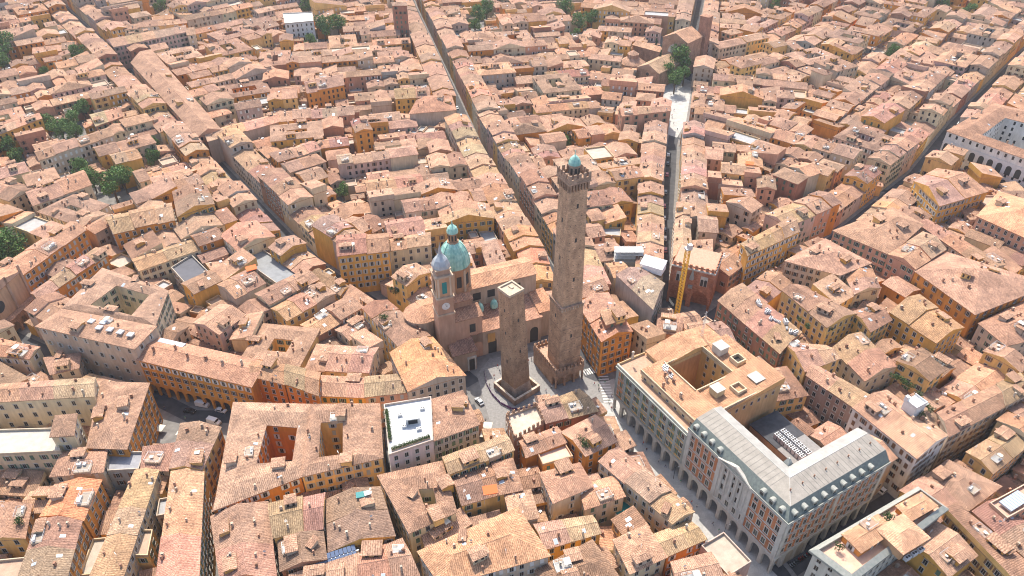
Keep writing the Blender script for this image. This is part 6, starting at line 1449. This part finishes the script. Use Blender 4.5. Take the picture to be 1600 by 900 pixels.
# ================================================================== people (a few pixels tall)
def person_mesh(top, low, seed):
    r = random.Random(seed); me = bpy.data.meshes.new('p'); st = r.uniform(.05, .25)
    V = [((0, 0, .95), .14), ((0, 0, 1.2), .15), ((0, 0, 1.42), .15), ((0, 0, 1.52), .06), ((0, 0, 1.62), .09), ((0, .01, 1.74), .085),
         ((.1, st, .5), .075), ((.1, st * 1.3, .06), .05), ((.1, st * 1.3 + .14, .04), .035), ((-.1, -st, .5), .075), ((-.1, -st * 1.6, .06), .05), ((-.1, -st * 1.6 + .14, .04), .035),
         ((.2, 0, 1.42), .06), ((.26, -.06, 1.15), .05), ((.27, .06, .92), .038), ((-.2, 0, 1.42), .06), ((-.26, .06, 1.15), .05), ((-.27, .16, .95), .038), ((.1, .02, .88), .1), ((-.1, -.02, .88), .1)]
    Ed = [(0, 1), (1, 2), (2, 3), (3, 4), (4, 5), (0, 18), (18, 6), (6, 7), (7, 8), (0, 19), (19, 9), (9, 10), (10, 11), (2, 12), (12, 13), (13, 14), (2, 15), (15, 16), (16, 17)]
    me.from_pydata([v for v, _ in V], Ed, []); o = bpy.data.objects.new('p', me); col.objects.link(o); o.modifiers.new('s', 'SKIN')
    for i, (v, rad) in enumerate(V): me.skin_vertices[0].data[i].radius = (rad, rad)
    me.skin_vertices[0].data[0].use_root = True; o.modifiers.new('ss', 'SUBSURF').levels = 1
    dg = bpy.context.evaluated_depsgraph_get(); m2 = bpy.data.meshes.new_from_object(o.evaluated_get(dg)); bpy.data.objects.remove(o)
    for k in (top, low, 'skin', 'hair', 'tyre'): m2.materials.append(M[k])
    for p in m2.polygons:
        z = p.center.z; p.material_index = 4 if z < .1 else 1 if z < .93 and abs(p.center.x) < .22 else 3 if z > 1.7 or (z > 1.58 and p.center.y < -.03) else 2 if z > 1.49 or (abs(p.center.x) > .2 and z < 1.12) else 0
    m2.name = 'person'; return m2
PM = [(person_mesh(a, b, i), t) for i, (a, b, t) in enumerate((('cl_a', 'cl_b', 'red top and blue trousers'), ('cl_c', 'cl_d', 'pale top and black trousers'), ('cl_d', 'cl_b', 'black top and blue trousers'), ('cl_e', 'cl_c', 'green top and pale trousers')))]
spots = [((772, 590), 'on the square left of the leaning tower'), ((765, 604), 'by the purple fence'), ((781, 582), 'in front of the church portico'), ((775, 612), 'beside the purple fence curve'), ((853, 612), 'in front of the guardhouse arches'), ((862, 607), 'at the guardhouse arches'), ((871, 604), 'at the right guardhouse arch'), ((935, 605), 'on the road right of the guardhouse'), ((955, 640), 'on the wide street near the palace corner'), ((990, 668), 'walking in the wide street by the yellow palace'), ((1010, 705), 'under the yellow palace wall'), ((1162, 882), 'walking in the wide street at the bottom'), ((1075, 790), 'at the left kerb of the wide street'), ((1090, 775), 'in the middle of the wide street'), ((258, 640), 'on the van square by the left palace'), ((290, 655), 'in the middle of the van square'), ((1050, 185), 'on the far church square'), ((1056, 160), 'farther off on the far church square'), ((928, 572), 'beside the scooters right of the tall tower'), ((945, 600), 'on the striped crossing')]
for i, ((px, py), wh_) in enumerate(spots):
    me, t = PM[i % 4]; o = inst('person', me, None, (*U(px, py), .03), rng.uniform(0, 6)); tag(o, f'person in {t} {wh_}', 'person')
pr_ = random.Random(3); ppl = []
for (p0, p1, n_, wh_) in (((1000, 690), (1150, 870), 9, 'on the wide street'), ((768, 575), (850, 560), 7, 'behind the leaning tower'), ((905, 560), (960, 640), 9, 'by the yellow palace corner'), ((1046, 150), (1062, 205), 7, 'on the far church square'), ((745, 640), (775, 690), 4, 'near the cream parasols')):
    for k in range(n_):
        q_ = lerp(p0, p1, (k + pr_.random()) / n_); me, t = PM[k % 4]; o = inst('person', me, None, (*U(q_[0] + pr_.uniform(-9, 9), q_[1]), .03), pr_.uniform(0, 6))
        lb = f'person in {t} {wh_}' + (f', {["", "second", "third"][k // 4]} from left' if k >= 4 else ''); tag(o, lb if lb not in used_labels else lb + ' again', 'person')
# street lamps on wires are too fine to see; lamp posts on the wide street
for i, (px, py) in enumerate([(975, 652), (1052, 748), (1130, 838)]):
    x, y = U(px, py); o = empty('street_lamp', (x, y, .1)); mb = MB(); mb.tube((0, 0, 0), (0, 0, 6), .09, .06, 8, 0); mb.tube((0, 0, 6), (.9, 0, 6.4), .05, .04, 6, 0); mb.build('post', ['blackmetal'], o); mb = MB(); mb.lathe(.95, 0, [(.08, 6.35), (.26, 6.2), (.24, 6.0)], 8, 0); mb.build('lamp_head', ['lamp'], o); tag(o, ['upper', 'middle', 'lower'][i] + ' street lamp along the palace side of the wide street', 'street lamp')

# ================================================================== haze
hz = MB(); hz.box(-1300, 1300, -250, 2100, -1.0, 206, 0); o = hz.build('haze', ['dark']); stuff(o)
hm = bpy.data.materials.new('haze_air'); hm.use_nodes = True; hn_ = hm.node_tree.nodes; hn_.remove(hn_['Principled BSDF']); pv = hn_.new('ShaderNodeVolumePrincipled')
pv.inputs['Color'].default_value = (.82, .86, .92, 1); pv.inputs['Density'].default_value = .0001; pv.inputs['Anisotropy'].default_value = .2
hm.node_tree.links.new(pv.outputs[0], hn_['Material Output'].inputs['Volume']); o.data.materials.clear(); o.data.materials.append(hm)
o['label'] = 'thin pale summer haze over the town'
